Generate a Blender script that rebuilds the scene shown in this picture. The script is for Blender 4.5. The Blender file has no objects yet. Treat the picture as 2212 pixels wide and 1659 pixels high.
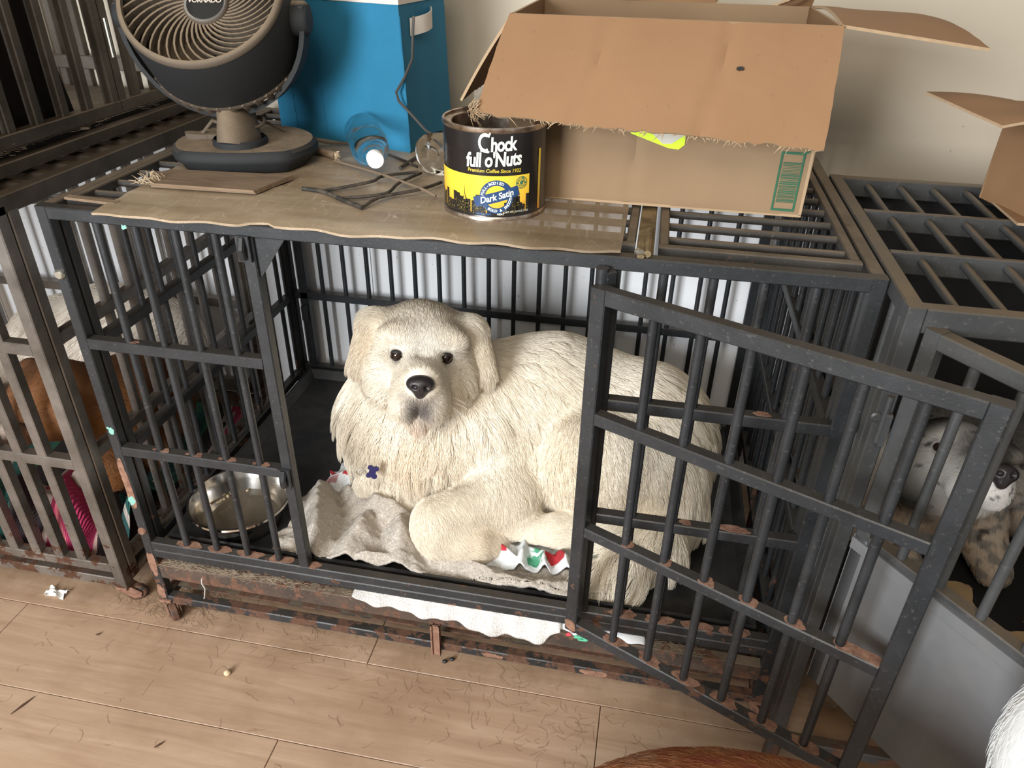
import bpy, bmesh, math, random
import numpy as np
from mathutils import Vector, Matrix, kdtree

rnd = random.Random(7)
sc = bpy.context.scene
col = sc.collection

# ------------------------------------------------------------------ camera
cd = bpy.data.cameras.new('camera')
cam = bpy.data.objects.new('camera', cd)
col.objects.link(cam)
cd.sensor_fit = 'HORIZONTAL'
cd.sensor_width = 36.0
cd.lens = 1620.46 * 36.0 / 2212.0
cd.clip_start = 0.02
CR = Matrix(((0.98168, -0.11343, 0.15312), (0.18979, 0.51048, -0.83868), (0.01697, 0.85237, 0.52266)))
cam.matrix_world = Matrix.Translation((0.90323, -0.95952, 1.28179)) @ CR.to_4x4()
sc.camera = cam

# ------------------------------------------------------------------ view, world, lights
sc.view_settings.view_transform = 'Standard'
sc.view_settings.look = 'None'
sc.view_settings.gamma = 1.0
sc.view_settings.use_curve_mapping = False
sc.view_settings.exposure = 0.2
w = bpy.data.worlds.new('world')
sc.world = w
w.use_nodes = True
w.node_tree.nodes['Background'].inputs[0].default_value = (1.0, 0.95, 0.88, 1)
w.node_tree.nodes['Background'].inputs[1].default_value = 0.36


def area(name, loc, target, sx, sy, power, color):
    l = bpy.data.lights.new(name, 'AREA')
    l.shape = 'RECTANGLE'
    l.size, l.size_y, l.energy, l.color = sx, sy, power, color
    o = bpy.data.objects.new(name, l)
    col.objects.link(o)
    o.location = loc
    o.rotation_euler = (Vector(target) - Vector(loc)).to_track_quat('-Z', 'Y').to_euler()
    return o


area('window_daylight', (-0.45, -2.75, 1.40), (0.55, 0.3, 0.5), 1.1, 1.4, 138, (0.94, 0.97, 1.0))
area('warm_top_fill', (0.8, -1.9, 2.45), (0.7, 0.2, 0.4), 0.9, 0.9, 26, (1.0, 0.88, 0.72))  # added warm fill from above the front, not a fixture of the room

# ------------------------------------------------------------------ materials


def mat(name, base=(0.5, 0.5, 0.5), rough=0.6, metal=0.0, **kw):
    m = bpy.data.materials.new(name)
    m.use_nodes = True
    b = m.node_tree.nodes['Principled BSDF']
    b.inputs['Base Color'].default_value = (*base, 1)
    b.inputs['Roughness'].default_value = rough
    b.inputs['Metallic'].default_value = metal
    for k, v in kw.items():
        b.inputs[k].default_value = v
    return m


class NT:
    """small node helper"""

    def __init__(s, m):
        s.m, s.nt = m, m.node_tree
        s.b = m.node_tree.nodes['Principled BSDF']
        s.tc = s.nt.nodes.new('ShaderNodeTexCoord')

    def n(s, t, **kw):
        x = s.nt.nodes.new(t)
        for k, v in kw.items():
            setattr(x, k, v)
        return x

    def l(s, a, b):
        s.nt.links.new(a, b)

    def coords(s, scale=(1, 1, 1), kind='Object', rot=(0, 0, 0)):
        mp = s.n('ShaderNodeMapping')
        mp.inputs['Scale'].default_value = scale
        mp.inputs['Rotation'].default_value = rot
        s.l(s.tc.outputs[kind], mp.inputs[0])
        return mp.outputs[0]

    def noise(s, scale, detail=4, rough=0.55, vec=None, dist=0.0):
        x = s.n('ShaderNodeTexNoise')
        x.inputs['Scale'].default_value = scale
        x.inputs['Detail'].default_value = detail
        x.inputs['Roughness'].default_value = rough
        x.inputs['Distortion'].default_value = dist
        s.l(vec if vec is not None else s.tc.outputs['Object'], x.inputs['Vector'])
        return x.outputs[0]

    def ramp(s, fac, stops, const=False):
        x = s.n('ShaderNodeValToRGB')
        e = x.color_ramp.elements
        if const:
            x.color_ramp.interpolation = 'CONSTANT'
        while len(e) < len(stops):
            e.new(0.5)
        for q, (p, c) in zip(e, stops):
            q.position = p
            q.color = (*c, 1) if len(c) == 3 else c
        s.l(fac, x.inputs[0])
        return x.outputs[0]

    def mix(s, fac, a, b, mode='MIX'):
        x = s.n('ShaderNodeMix', data_type='RGBA', blend_type=mode)
        for v, i in ((fac, 0), (a, 6), (b, 7)):
            if hasattr(v, 'is_output'):
                s.l(v, x.inputs[i])
            elif i == 0:
                x.inputs[0].default_value = v
            else:
                x.inputs[i].default_value = (*v, 1)
        return x.outputs[2]

    def math(s, op, a, b=0.0):
        x = s.n('ShaderNodeMath', operation=op)
        for v, i in ((a, 0), (b, 1)):
            if hasattr(v, 'is_output'):
                s.l(v, x.inputs[i])
            else:
                x.inputs[i].default_value = v
        return x.outputs[0]

    def color(s, c):
        s.l(c, s.b.inputs['Base Color'])

    def rough(s, c):
        s.l(c, s.b.inputs['Roughness'])

    def bump(s, h, strength=0.3, dist=0.002):
        x = s.n('ShaderNodeBump')
        x.inputs['Strength'].default_value = strength
        x.inputs['Distance'].default_value = dist
        s.l(h, x.inputs['Height'])
        s.l(x.outputs[0], s.b.inputs['Normal'])

    def zpos(s, kind='Object'):
        x = s.n('ShaderNodeSeparateXYZ')
        s.l(s.tc.outputs[kind], x.inputs[0])
        return x.outputs[2]

    def geoz(s):
        g = s.n('ShaderNodeNewGeometry')
        x = s.n('ShaderNodeSeparateXYZ')
        s.l(g.outputs['Normal'], x.inputs[0])
        return x.outputs[2]


B3 = lambda g: (g, g, g)


def steel(name, c0, c1, rust=0.0, dust=0.3, dustc=(0.20, 0.15, 0.10), rough=0.45, metal=0.35):
    """powder coated or bare tube with rust blooms and dust lying on upward faces"""
    m = mat(name, c0, rough, metal)
    t = NT(m)
    c = t.ramp(t.noise(9, 6, 0.65), [(0.35, c0), (0.65, c1)])
    sp = t.ramp(t.noise(160, 2, 0.5), [(0.62, B3(0)), (0.72, B3(1))])
    c = t.mix(t.math('MULTIPLY', sp, 0.10), c, (0.35, 0.33, 0.30))
    if dust:
        up = t.ramp(t.geoz(), [(0.55, B3(0)), (0.95, B3(1))])
        d = t.math('MULTIPLY', up, t.ramp(t.noise(14, 6, 0.7), [(0.25, B3(0.25 * dust)), (0.7, B3(dust))]))
        c = t.mix(d, c, dustc)
    if rust:
        z = t.zpos()
        low = t.ramp(z, [(0.06, B3(1)), (0.30, B3(0.25)), (0.55, B3(0))])
        r = t.math('MULTIPLY', t.math('ADD', t.noise(22, 8, 0.7), t.math('MULTIPLY', low, 0.20)), 1.0)
        msk = t.ramp(r, [(0.735 - 0.05 * rust, B3(0)), (0.765 - 0.05 * rust, B3(1))])
        rc = t.ramp(t.noise(60, 5, 0.7), [(0.3, (0.07, 0.035, 0.022)), (0.7, (0.17, 0.085, 0.052))])
        c = t.mix(msk, c, rc)
        t.rough(t.mix(msk, B3(rough), B3(0.9)))
    t.color(c)
    t.bump(t.noise(300, 3, 0.6), 0.25, 0.0008)
    return m


M = {}
M['black_steel'] = steel('black_steel', (0.020, 0.022, 0.024), (0.038, 0.041, 0.045), 1.0, 0.35, (0.13, 0.10, 0.07), 0.42, 0.3)
M['dusty_black'] = steel('dusty_black_steel', (0.024, 0.022, 0.020), (0.05, 0.045, 0.04), 1.6, 0.9, (0.22, 0.165, 0.11), 0.6, 0.2)
M['bare_steel'] = steel('worn_bare_steel', (0.16, 0.145, 0.13), (0.30, 0.28, 0.26), 0.6, 0.7, (0.17, 0.12, 0.075), 0.38, 0.75)
M['dusty_bare'] = steel('dusty_bare_steel', (0.075, 0.062, 0.05), (0.14, 0.12, 0.10), 0.0, 1.0, (0.14, 0.095, 0.058), 0.42, 0.6)
M['grey_steel'] = steel('grey_steel', (0.052, 0.055, 0.056), (0.08, 0.083, 0.085), 0.3, 0.9, (0.17, 0.12, 0.07), 0.42, 0.35)


def rustm():
    m = mat('rust', rough=0.95)
    t = NT(m)
    t.color(t.ramp(t.noise(90, 6, 0.7), [(0.3, (0.11, 0.052, 0.034)), (0.5, (0.22, 0.115, 0.075)), (0.72, (0.32, 0.185, 0.125))]))
    t.bump(t.noise(220, 4, 0.7), 0.6, 0.0015)
    return m


M['rust'] = rustm()
M['ledge'] = steel('rusty_ledge', (0.040, 0.030, 0.024), (0.095, 0.060, 0.042), 1.2, 0.9, (0.25, 0.19, 0.13), 0.8, 0.1)
M['zinc'] = mat('zinc_bolt', (0.62, 0.60, 0.52), 0.35, 0.9)
M['black_plastic'] = mat('black_plastic', (0.012, 0.012, 0.013), 0.45)
M['white_plastic'] = mat('white_plastic', (0.85, 0.86, 0.85), 0.4)

# ------------------------------------------------------------------ mesh helpers


class MB:
    def __init__(s):
        s.v, s.f, s.mi = [], [], []

    def add(s, v, f, mi=0):
        o = len(s.v)
        s.v += [tuple(map(float, p)) for p in v]
        s.f += [tuple(i + o for i in q) for q in f]
        s.mi += [mi] * len(f)

    def box(s, x0, x1, y0, y1, z0, z1, mi=0):
        s.add([(x, y, z) for x in (x0, x1) for y in (y0, y1) for z in (z0, z1)],
              [(0, 1, 3, 2), (4, 6, 7, 5), (0, 4, 5, 1), (2, 3, 7, 6), (0, 2, 6, 4), (1, 5, 7, 3)], mi)

    def bar(s, p0, p1, w, h=None, side=None, ch=0.0018, mi=0):
        """rectangular tube from p0 to p1 with softened edges; w along side, h across"""
        h = h or w
        p0, p1 = Vector(p0), Vector(p1)
        d = (p1 - p0).normalized()
        sd = Vector(side) if side else (Vector((1, 0, 0)) if abs(d.x) < 0.9 else Vector((0, 1, 0)))
        sd = (sd - d * sd.dot(d)).normalized()
        up = d.cross(sd)
        a, b, c = w / 2, h / 2, min(ch, w / 3, h / 3)
        prof = [(a - c, -b), (a, -b + c), (a, b - c), (a - c, b), (-a + c, b), (-a, b - c), (-a, -b + c), (-a + c, -b)]
        v = [p + sd * x + up * y for p in (p0, p1) for x, y in prof]
        f = [(i, (i + 1) % 8, 8 + (i + 1) % 8, 8 + i) for i in range(8)] + [tuple(range(7, -1, -1)), tuple(range(8, 16))]
        s.add(v, f, mi)

    def tube(s, pts, r, n=8, mi=0, cap=True, sq=None):
        pts = [Vector(p) for p in pts]
        rs = r if hasattr(r, '__len__') else [r] * len(pts)
        v, f = [], []
        t0 = (pts[1] - pts[0]).normalized()
        ref = Vector((0, 0, 1)) if abs(t0.z) < 0.9 else Vector((1, 0, 0))
        a = t0.cross(ref).normalized()
        for i, p in enumerate(pts):
            t = (pts[min(i + 1, len(pts) - 1)] - pts[max(i - 1, 0)]).normalized()
            a = (a - t * a.dot(t)).normalized()
            b = t.cross(a)
            for k in range(n):
                th = 2 * math.pi * k / n
                x, y = math.cos(th), math.sin(th)
                v.append(p + a * (x * rs[i]) + b * (y * rs[i] * (sq or 1)))
        for i in range(len(pts) - 1):
            for k in range(n):
                f.append((i * n + k, i * n + (k + 1) % n, (i + 1) * n + (k + 1) % n, (i + 1) * n + k))
        if cap:
            f.append(tuple(range(n - 1, -1, -1)))
            f.append(tuple(range((len(pts) - 1) * n, len(pts) * n)))
        s.add(v, f, mi)

    def lathe(s, prof, n=40, o=(0, 0, 0), mat4=None, mi=0, cap0=False, cap1=False, a0=0.0, a1=2 * math.pi):
        full = abs(a1 - a0 - 2 * math.pi) < 1e-6
        m = n if full else n + 1
        v, f = [], []
        for r, z in prof:
            for k in range(m):
                th = a0 + (a1 - a0) * k / n
                p = Vector((r * math.cos(th), r * math.sin(th), z))
                if mat4:
                    p = mat4 @ p
                v.append((p.x + o[0], p.y + o[1], p.z + o[2]))
        for i in range(len(prof) - 1):
            for k in range(n):
                k2 = (k + 1) % m if full else k + 1
                f.append((i * m + k, i * m + k2, (i + 1) * m + k2, (i + 1) * m + k))
        if cap0:
            f.append(tuple(range(m - 1, -1, -1)))
        if cap1:
            f.append(tuple(range((len(prof) - 1) * m, len(prof) * m)))
        s.add(v, f, mi)

    def prism(s, poly, fr, th, mi=0):
        """extrude 2D polygon in frame fr(u,v,w)->3D by th along w"""
        n = len(poly)
        v = [fr(u, q, 0) for u, q in poly] + [fr(u, q, th) for u, q in poly]
        f = [tuple(range(n - 1, -1, -1)), tuple(range(n, 2 * n))] + [(i, (i + 1) % n, n + (i + 1) % n, n + i) for i in range(n)]
        s.add(v, f, mi)

    def build(s, name, mats, parent=None, smooth=None, loc=None):
        me = bpy.data.meshes.new(name)
        me.from_pydata(s.v, [], s.f)
        for m in (mats if isinstance(mats, (list, tuple)) else [mats]):
            me.materials.append(m)
        if len(me.materials) > 1:
            me.polygons.foreach_set('material_index', s.mi)
        bm = bmesh.new()
        bm.from_mesh(me)
        bmesh.ops.recalc_face_normals(bm, faces=bm.faces)
        bm.to_mesh(me)
        bm.free()
        if smooth:
            me.shade_smooth()
            if smooth < 180:
                me.set_sharp_from_angle(angle=math.radians(smooth))
        return link(name, me, parent)


def link(name, data, parent=None):
    o = bpy.data.objects.new(name, data)
    col.objects.link(o)
    if parent:
        o.parent = parent
        o.matrix_parent_inverse = Matrix.Translation(-parent.location)
    return o


def tag(o, label=None, cat=None, group=None, kind=None):
    for k, v in (('label', label), ('category', cat), ('group', group), ('kind', kind)):
        if v:
            o[k] = v
    return o


def thing(name, loc, label, cat, group=None):
    o = bpy.data.objects.new(name, None)
    o.empty_display_size = 0.05
    col.objects.link(o)
    o.location = loc
    return tag(o, label, cat, group)


def one(name, mb, m, parent=None, smooth=None, kind=None, label=None):
    o = mb.build(name, m, parent, smooth)
    return tag(o, label=label, kind=kind)


def bar1(name, p0, p1, w, m, parent, h=None, side=None):
    b = MB()
    b.bar(p0, p1, w, h, side)
    return b.build(name, m, parent)


def rod(name, p0, p1, r, m, parent, n=10):
    b = MB()
    b.tube([p0, p1], r, n)
    return b.build(name, m, parent, 60)


def vnoise(P, seed=0):
    """cheap smooth 3D value noise for arrays (N,3) -> [-1,1]"""
    P = np.asarray(P, float)
    i = np.floor(P).astype(np.int64)
    f = P - i
    f = f * f * (3 - 2 * f)

    def h(a, b, c):
        n = (a * 73856093) ^ (b * 19349663) ^ (c * 83492791) ^ (seed * 2654435761)
        n = (n ^ (n >> 13)) * 1274126177 & 0x7fffffff
        return (n % 100003) / 50001.5 - 1
    r = 0
    for dx in (0, 1):
        for dy in (0, 1):
            for dz in (0, 1):
                wgt = (f[:, 0] if dx else 1 - f[:, 0]) * (f[:, 1] if dy else 1 - f[:, 1]) * (f[:, 2] if dz else 1 - f[:, 2])
                r = r + wgt * h(i[:, 0] + dx, i[:, 1] + dy, i[:, 2] + dz)
    return r


def fbm(P, seed=0, oct=4):
    P = np.asarray(P, float)
    r, a = 0, 1.0
    for k in range(oct):
        r = r + a * vnoise(P * 2 ** k, seed + k)
        a *= 0.5
    return r


def patch_poly(cx, cy, rx, ry, n=16, jag=0.3, seed=0):
    q = random.Random(seed)
    n = max(n, 22)
    ph = [q.uniform(0, 6.28) for _ in range(5)]
    am = [q.uniform(0.3, 1.0) / (k + 1) ** 0.6 for k in range(5)]
    pts = []
    for i in range(n):
        a = 2 * math.pi * i / n
        r = 1 + jag * sum(am[k] * math.sin((k + 2) * a + ph[k]) for k in range(5)) * 0.7 + q.uniform(-0.06, 0.06)
        ca, sa = math.cos(a), math.sin(a)
        pw = 0.75     # a little squarer than an ellipse, flakes end at the tube's edges
        pts.append((cx + rx * r * math.copysign(abs(ca) ** pw, ca), cy + ry * min(r, 1.08) * math.copysign(abs(sa) ** pw, sa)))
    return pts




def plankm():
    m = mat('laminate', rough=0.42)
    t = NT(m)
    v = t.coords((1.2, 16, 1))
    g = t.ramp(t.noise(3.0, 7, 0.65, v, 0.6), [(0.25, (0.325, 0.210, 0.135)), (0.5, (0.415, 0.280, 0.185)), (0.75, (0.49, 0.35, 0.245))])
    st = t.ramp(t.noise(2.6, 6, 0.65), [(0.50, B3(0)), (0.75, B3(0.55))])
    c = t.mix(st, g, (0.26, 0.155, 0.09))
    # patchy darker brown close to the crates
    y = t.n('ShaderNodeSeparateXYZ')
    t.l(t.tc.outputs['Object'], y.inputs[0])
    near = t.ramp(y.outputs[1], [(0.42, B3(0)), (0.53, B3(1))])
    mp = t.math('MULTIPLY_ADD', y.outputs[1], 1.0)
    mp.node.inputs[2].default_value = 0.5
    near = t.ramp(mp, [(0.40, B3(0)), (0.50, B3(0.8)), (0.6, B3(1))])
    dn = t.ramp(t.noise(11, 7, 0.7), [(0.42, B3(0)), (0.68, B3(0.75))])
    c = t.mix(t.math('MULTIPLY', near, dn), c, (0.23, 0.145, 0.085))
    hair = t.ramp(t.noise(46, 3, 0.6, None, 2.5), [(0.485, B3(0)), (0.5, B3(0.35)), (0.515, B3(0))])
    c = t.mix(t.math('MULTIPLY', hair, t.ramp(t.noise(5, 3), [(0.5, B3(0)), (0.65, B3(1))])), c, (0.25, 0.17, 0.10))
    t.color(c)
    t.rough(t.ramp(t.noise(8, 5), [(0.3, B3(0.38)), (0.7, B3(0.6))]))
    t.bump(t.noise(5, 6, 0.6, v), 0.15, 0.001)
    return m


M['laminate'] = plankm()
M['subfloor'] = mat('subfloor', (0.10, 0.07, 0.045), 0.9)
f = MB()
f.box(-2.2, 3.4, -2.2, 0.85, -0.03, -0.006)
floor = tag(f.build('floor', M['subfloor']), kind='structure')
rows = [(-0.03 + 0.19 * k, -0.03 + 0.19 * (k + 1)) for k in range(-10, 5)]
joint = {-1: 0.92, -2: 0.346, 0: 0.447, -3: 0.75, 1: 0.1}
for k, (y0, y1) in zip(range(-10, 5), rows):
    jx = joint.get(k, rnd.uniform(-0.4, 0.8))
    xs = [jx + 1.25 * q for q in range(-4, 5)]
    for a, b in zip(xs[:-1], xs[1:]):
        if b < -1.2 or a > 2.4 or y1 < -1.3:
            continue
        p = MB()
        g = 0.0007
        zt = rnd.uniform(-0.0004, 0.0004)
        c = 0.0009
        X0, X1, Y0, Y1 = a + g, b - g, y0 + g, y1 - g
        p.add([(X0, Y0, -0.006), (X1, Y0, -0.006), (X1, Y1, -0.006), (X0, Y1, -0.006),
               (X0, Y0, zt - c), (X1, Y0, zt - c), (X1, Y1, zt - c), (X0, Y1, zt - c),
               (X0 + c, Y0 + c, zt), (X1 - c, Y0 + c, zt), (X1 - c, Y1 - c, zt), (X0 + c, Y1 - c, zt)],
              [(0, 1, 5, 4), (1, 2, 6, 5), (2, 3, 7, 6), (3, 0, 4, 7), (4, 5, 9, 8), (5, 6, 10, 9), (6, 7, 11, 10), (7, 4, 8, 11), (8, 9, 10, 11)])
        p.build('plank', M['laminate'], floor)


def wallm(name, c0, c1, spots):
    m = mat(name, rough=0.75)
    t = NT(m)
    c = t.ramp(t.noise(1.3, 5, 0.6), [(0.3, c0), (0.7, c1)])
    sp = t.ramp(t.noise(75, 2, 0.5), [(0.735, B3(0)), (0.76, B3(spots))])
    c = t.mix(sp, c, (0.12, 0.09, 0.06))
    t.color(c)
    t.bump(t.noise(140, 3, 0.6), 0.12, 0.001)
    return m


M['wall'] = wallm('cream_wall_paint', (0.48, 0.42, 0.33), (0.55, 0.49, 0.395), 0.7)
M['panel'] = wallm('white_wall_panel', (0.86, 0.87, 0.89), (0.90, 0.91, 0.92), 0.5)
b = MB()
b.box(-2.2, 3.4, 0.80, 0.92, -0.03, 2.6)
wall = tag(b.build('wall_back', M['wall']), kind='structure')
px = [-2.2, -1.0, 0.2, 1.405, 2.2, 3.4]
for a, c in zip(px[:-1], px[1:]):
    b = MB()
    b.box(a + 0.0012, c - 0.0012, 0.790, 0.7999, 0.0, 0.800)
    b.build('panel', M['panel'], wall)
b = MB()
b.bar((-2.2, 0.786, 0.808), (3.4, 0.786, 0.808), 0.024, 0.016, (0, 1, 0))
M['tan_wood'] = mat('tan_wood_trim', (0.34, 0.235, 0.13), 0.6)
tag(b.build('trim_1', M['tan_wood']), kind='structure')
b = MB()
b.box(-2.2, -2.1, -2.2, 0.80, -0.03, 2.6)
tag(b.build('wall_left', M['wall']), kind='structure')

# ================================================================== MAIN CRATE
BS, DB = M['black_steel'], M['dusty_black']
T = 0.020
crate = thing('dog_crate', (0.6, 0.36, 0), 'black steel dog crate with its barred door swung open, white dog inside', 'crate')
XL, XR, YF, YB, ZT = -0.010, 1.205, 0.010, 0.742, 0.893


def bars_v(xs_or_ys, along, fixed, z0, z1, m, parent, r=0.0058):
    for q in xs_or_ys:
        p = (q, fixed) if along == 'x' else (fixed, q)
        rod('bar', (*p, z0), (*p, z1), r, m, parent)


for x in (XL, XR):
    for y in (YF, YB):
        bar1('post', (x, y, 0.05), (x, y, 0.903), T, BS, crate)
for y, m in ((YF, BS), (YB, BS)):
    bar1('top_rail', (XL + 0.01, y, ZT), (XR - 0.01, y, ZT), T, m, crate, side=(0, 1, 0))
for x in (XL, XR):
    bar1('top_rail', (x, YF + 0.01, ZT), (x, YB - 0.01, ZT), T, DB, crate)
# side panel posts behind the front posts
for x in (XL + 0.001, XR - 0.001):
    for y in (YF + 0.0235, YB - 0.0235):
        bar1('post', (x, y, 0.10), (x, y, 0.882), T - 0.002, BS, crate)
# front: double bottom rail
bar1('bottom_rail', (0, YF, 0.205), (1.195, YF, 0.205), T, BS, crate, side=(0, 1, 0))
bar1('bottom_rail', (0, YF, 0.1845), (1.195, YF, 0.1845), T, BS, crate, side=(0, 1, 0))
bar1('ledge_rail', (0, YF + 0.002, 0.134), (1.195, YF + 0.002, 0.126), 0.022, M['ledge'], crate, h=0.038, side=(0, 1, 0))
bar1('base_rail', (0, YF, 0.052), (1.195, YF, 0.052), T, BS, crate, side=(0, 1, 0))
bar1('base_rail', (0, YB, 0.052), (1.195, YB, 0.052), T, DB, crate, side=(0, 1, 0))
for x in (XL, XR):
    bar1('base_rail', (x, YF + 0.01, 0.052), (x, YB - 0.01, 0.052), T, DB, crate)
    bar1('bottom_rail', (x, YF + 0.036, 0.200), (x, YB - 0.036, 0.200), T, BS, crate)
    bar1('middle_rail', (x, YF + 0.034, 0.652), (x, YB - 0.034, 0.652), T, BS, crate)
    bar1('middle_rail', (x, YF + 0.034, 0.428), (x, YB - 0.034, 0.428), T, BS, crate)
    bars_v([0.105 + 0.063 * k for k in range(10)], 'y', x, 0.205, 0.885, BS, crate)
bar1('bottom_rail', (0, YB, 0.205), (1.195, YB, 0.205), T, BS, crate, side=(0, 1, 0))
bar1('middle_rail', (0, YB, 0.428), (1.195, YB, 0.428), T, BS, crate, side=(0, 1, 0))
bars_v([0.078 + 0.0643 * k for k in range(17)], 'x', YB, 0.21, 0.885, BS, crate)
# corner posts of the back panel
for x in (0.026, 1.168):
    bar1('post', (x, YB - 0.001, 0.215), (x, YB - 0.001, 0.883), 0.022, BS, crate, h=0.018)
b = MB()
b.box(0.018, 0.030, YB - 0.022, YB - 0.010, 0.36, 0.40)
b.tube([(0.030, YB - 0.016, 0.355), (0.030, YB - 0.016, 0.405)], 0.004, 8)
b.build('hinge', BS, crate)
# left fixed front panel
bar1('post', (0.326, YF, 0.215), (0.326, YF, 0.883), T, BS, crate)
for z in (0.665, 0.440):
    bar1('middle_rail', (0.0, YF, z), (0.316, YF, z), T, BS, crate, side=(0, 1, 0))
    bar1('middle_rail', (0.875, YF, z), (1.195, YF, z), T, BS, crate, side=(0, 1, 0))
bars_v([0.074 + 0.0655 * k for k in range(4)], 'x', YF, 0.212, 0.886, BS, crate, 0.0068)
bar1('post', (0.865, YF, 0.215), (0.865, YF, 0.883), T, BS, crate)
bars_v([0.933 + 0.0665 * k for k in range(4)], 'x', YF, 0.212, 0.886, BS, crate, 0.0068)
# corner gusset beside the left inner post, latch keepers on it
b = MB()
b.prism([(0, 0), (0.048, 0), (0, -0.066)], lambda u, v, q: (0.336 + u, 0.006 + q, 0.883 + v), 0.004)
b.build('gusset', BS, crate)
for z in (0.868, 0.437):
    b = MB()
    b.bar((0.322, -0.004, z - 0.022), (0.322, -0.004, z + 0.018), 0.022, 0.005, (1, 0, 0), 0.001)
    b.tube([(0.322, -0.009, z - 0.016), (0.322, -0.013, z), (0.322, -0.006, z + 0.016)], 0.006, 8)
    b.build('latch_keeper', BS, crate)
# bolts
for x, z, m in ((-0.010, 0.792, 'zinc'), (1.204, 0.775, 'zinc'), (-0.010, 0.245, 'rust')):
    b = MB()
    b.lathe([(0.0, 0.006), (0.006, 0.006), (0.0085, 0.003), (0.0085, 0)], 10, (x, 0, z), Matrix.Rotation(math.radians(90), 4, 'X'))
    b.build('bolt', M[m], crate, 40)
# strap between ledge and base rails
b = MB()
b.box(0.578, 0.596, -0.008, -0.005, 0.036, 0.118)
for q in (0.578, 0.593):
    b.box(q, q + 0.003, -0.012, 0.0, 0.036, 0.118)
b.build('strap', M['rust'], crate)
# inner tray
b = MB()
x0, x1, y0, y1 = 0.018, 1.178, 0.030, 0.722
ins = [(0.0, 0.212), (0.006, 0.212), (0.022, 0.192), (0.05, 0.190)]
rings = [[(x0 + d, y0 + d, z), (x1 - d, y0 + d, z), (x1 - d, y1 - d, z), (x0 + d, y1 - d, z)] for d, z in [(0.004, 0.186)] + ins]
v = [p for rg in rings for p in rg]
fc = [(i * 4 + k, i * 4 + (k + 1) % 4, (i + 1) * 4 + (k + 1) % 4, (i + 1) * 4 + k) for i in range(len(rings) - 1) for k in range(4)]
fc.append(tuple(range(len(v) - 4, len(v))))
b.add(v, fc)
tr = mat('tray_plastic', (0.018, 0.018, 0.02), 0.5)
t = NT(tr)
t.color(t.ramp(t.noise(7, 6, 0.7), [(0.4, (0.012, 0.012, 0.013)), (0.8, (0.05, 0.045, 0.04))]))
t.rough(t.ramp(t.noise(20, 5, 0.7), [(0.3, B3(0.35)), (0.7, B3(0.65))]))
b.build('tray', tr, crate)
# lower slide-out pan under the floor bars
b = MB()
b.box(0.005, 1.19, 0.026, 0.735, 0.150, 0.156)
b.build('slide_pan', M['black_plastic'], crate)
b = MB()
b.box(0.005, 1.19, 0.03, 0.60, 0.062, 0.066)
b.build('catch_pan', M['dusty_black'], crate)

# casters


def caster(x, y, parent, z0=0.05, dx=0.022, dy=-0.02):
    b = MB()
    b.box(x - 0.013, x + 0.013, y - 0.013, y + 0.013, z0 - 0.006, z0 + 0.001)
    for s_ in (-1, 1):
        pr = [(-0.012, 0.0), (0.014, 0.0), (0.030, -0.020), (0.026, -0.032), (0.014, -0.032)]
        d = Vector((dx, dy, 0)).normalized()
        n = Vector((-d.y, d.x, 0))
        b.prism(pr, lambda u, v, q: (x + d.x * u + n.x * (s_ * 0.0125 + q), y + d.y * u + n.y * (s_ * 0.0125 + q), z0 - 0.004 + v), 0.002)
    br = b.build('caster', M['rust'], parent)
    c = Vector((x, y, 0.0215)) + d * 0.019
    wv = MB()
    rm = Matrix.Translation(c) @ n.to_track_quat('Z', 'Y').to_matrix().to_4x4()
    wv.lathe([(0.0, -0.008), (0.017, -0.008), (0.0205, -0.005), (0.0205, 0.005), (0.017, 0.008), (0.0, 0.008)], 18, (0, 0, 0), rm)
    o = wv.build('wheel', M['dusty_black'], br, 40)
    return br


for x, y in ((XL + 0.002, YF), (XR, YF), (XL, YB), (XR, YB)):
    caster(x, y, crate)

# top: two lids of bars with a hinge plate between them
for x0, x1 in ((0.004, 0.890), (0.922, 1.190)):
    for y in (0.050, 0.725):
        bar1('lid_rail', (x0, y, 0.8985), (x1, y, 0.8985), 0.014, DB, crate, side=(0, 1, 0))
    for x in (x0 + 0.007, x1 - 0.007):
        bar1('lid_rail', (x, 0.057, 0.8985), (x, 0.718, 0.8985), 0.014, DB, crate)
    for k in range(11):
        y = 0.094 + 0.0595 * k
        rod('lid_bar', (x0 + 0.008, y, 0.897), (x1 - 0.008, y, 0.897), 0.0058, DB, crate)
brass = mat('tarnished_brass', rough=0.6, metal=0.4)
t = NT(brass)
t.color(t.ramp(t.noise(30, 6, 0.7), [(0.35, (0.10, 0.07, 0.035)), (0.6, (0.26, 0.19, 0.10)), (0.8, (0.20, 0.09, 0.045))]))
b = MB()
b.bar((0.904, 0.02, 0.9025), (0.904, 0.725, 0.9025), 0.024, 0.004)
b.tube([(0.908, 0.006, 0.908), (0.908, 0.10, 0.908)], 0.005, 8)
b.bar((0.899, 0.0, 0.906), (0.899, 0.055, 0.906), 0.010, 0.005)
b.build('hinge_plate', brass, crate)
b = MB()
b.tube([(0.894, 0.014, 0.908), (0.900, 0.004, 0.909)], 0.005, 8)
b.build('latch_pin', M['zinc'], crate)
# rust flaking round the feet of the bars


def flakes(name, specs, parent, frame=None):
    b = MB()
    for i, (x, y, z, rx, ry) in enumerate(specs):
        fr = frame or (lambda u, v, q: (u, v, z + q))
        b.prism(patch_poly(x, y, rx, ry, 14, 0.28, i * 7 + 3), (lambda u, v, q, z=z: (u, v, z + q)) if not frame else (lambda u, v, q, z=z: frame(u, v, z + q)), 0.0007)
    o = b.build(name, M['rust'], parent)
    o['kind'] = 'stuff'
    return o


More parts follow.
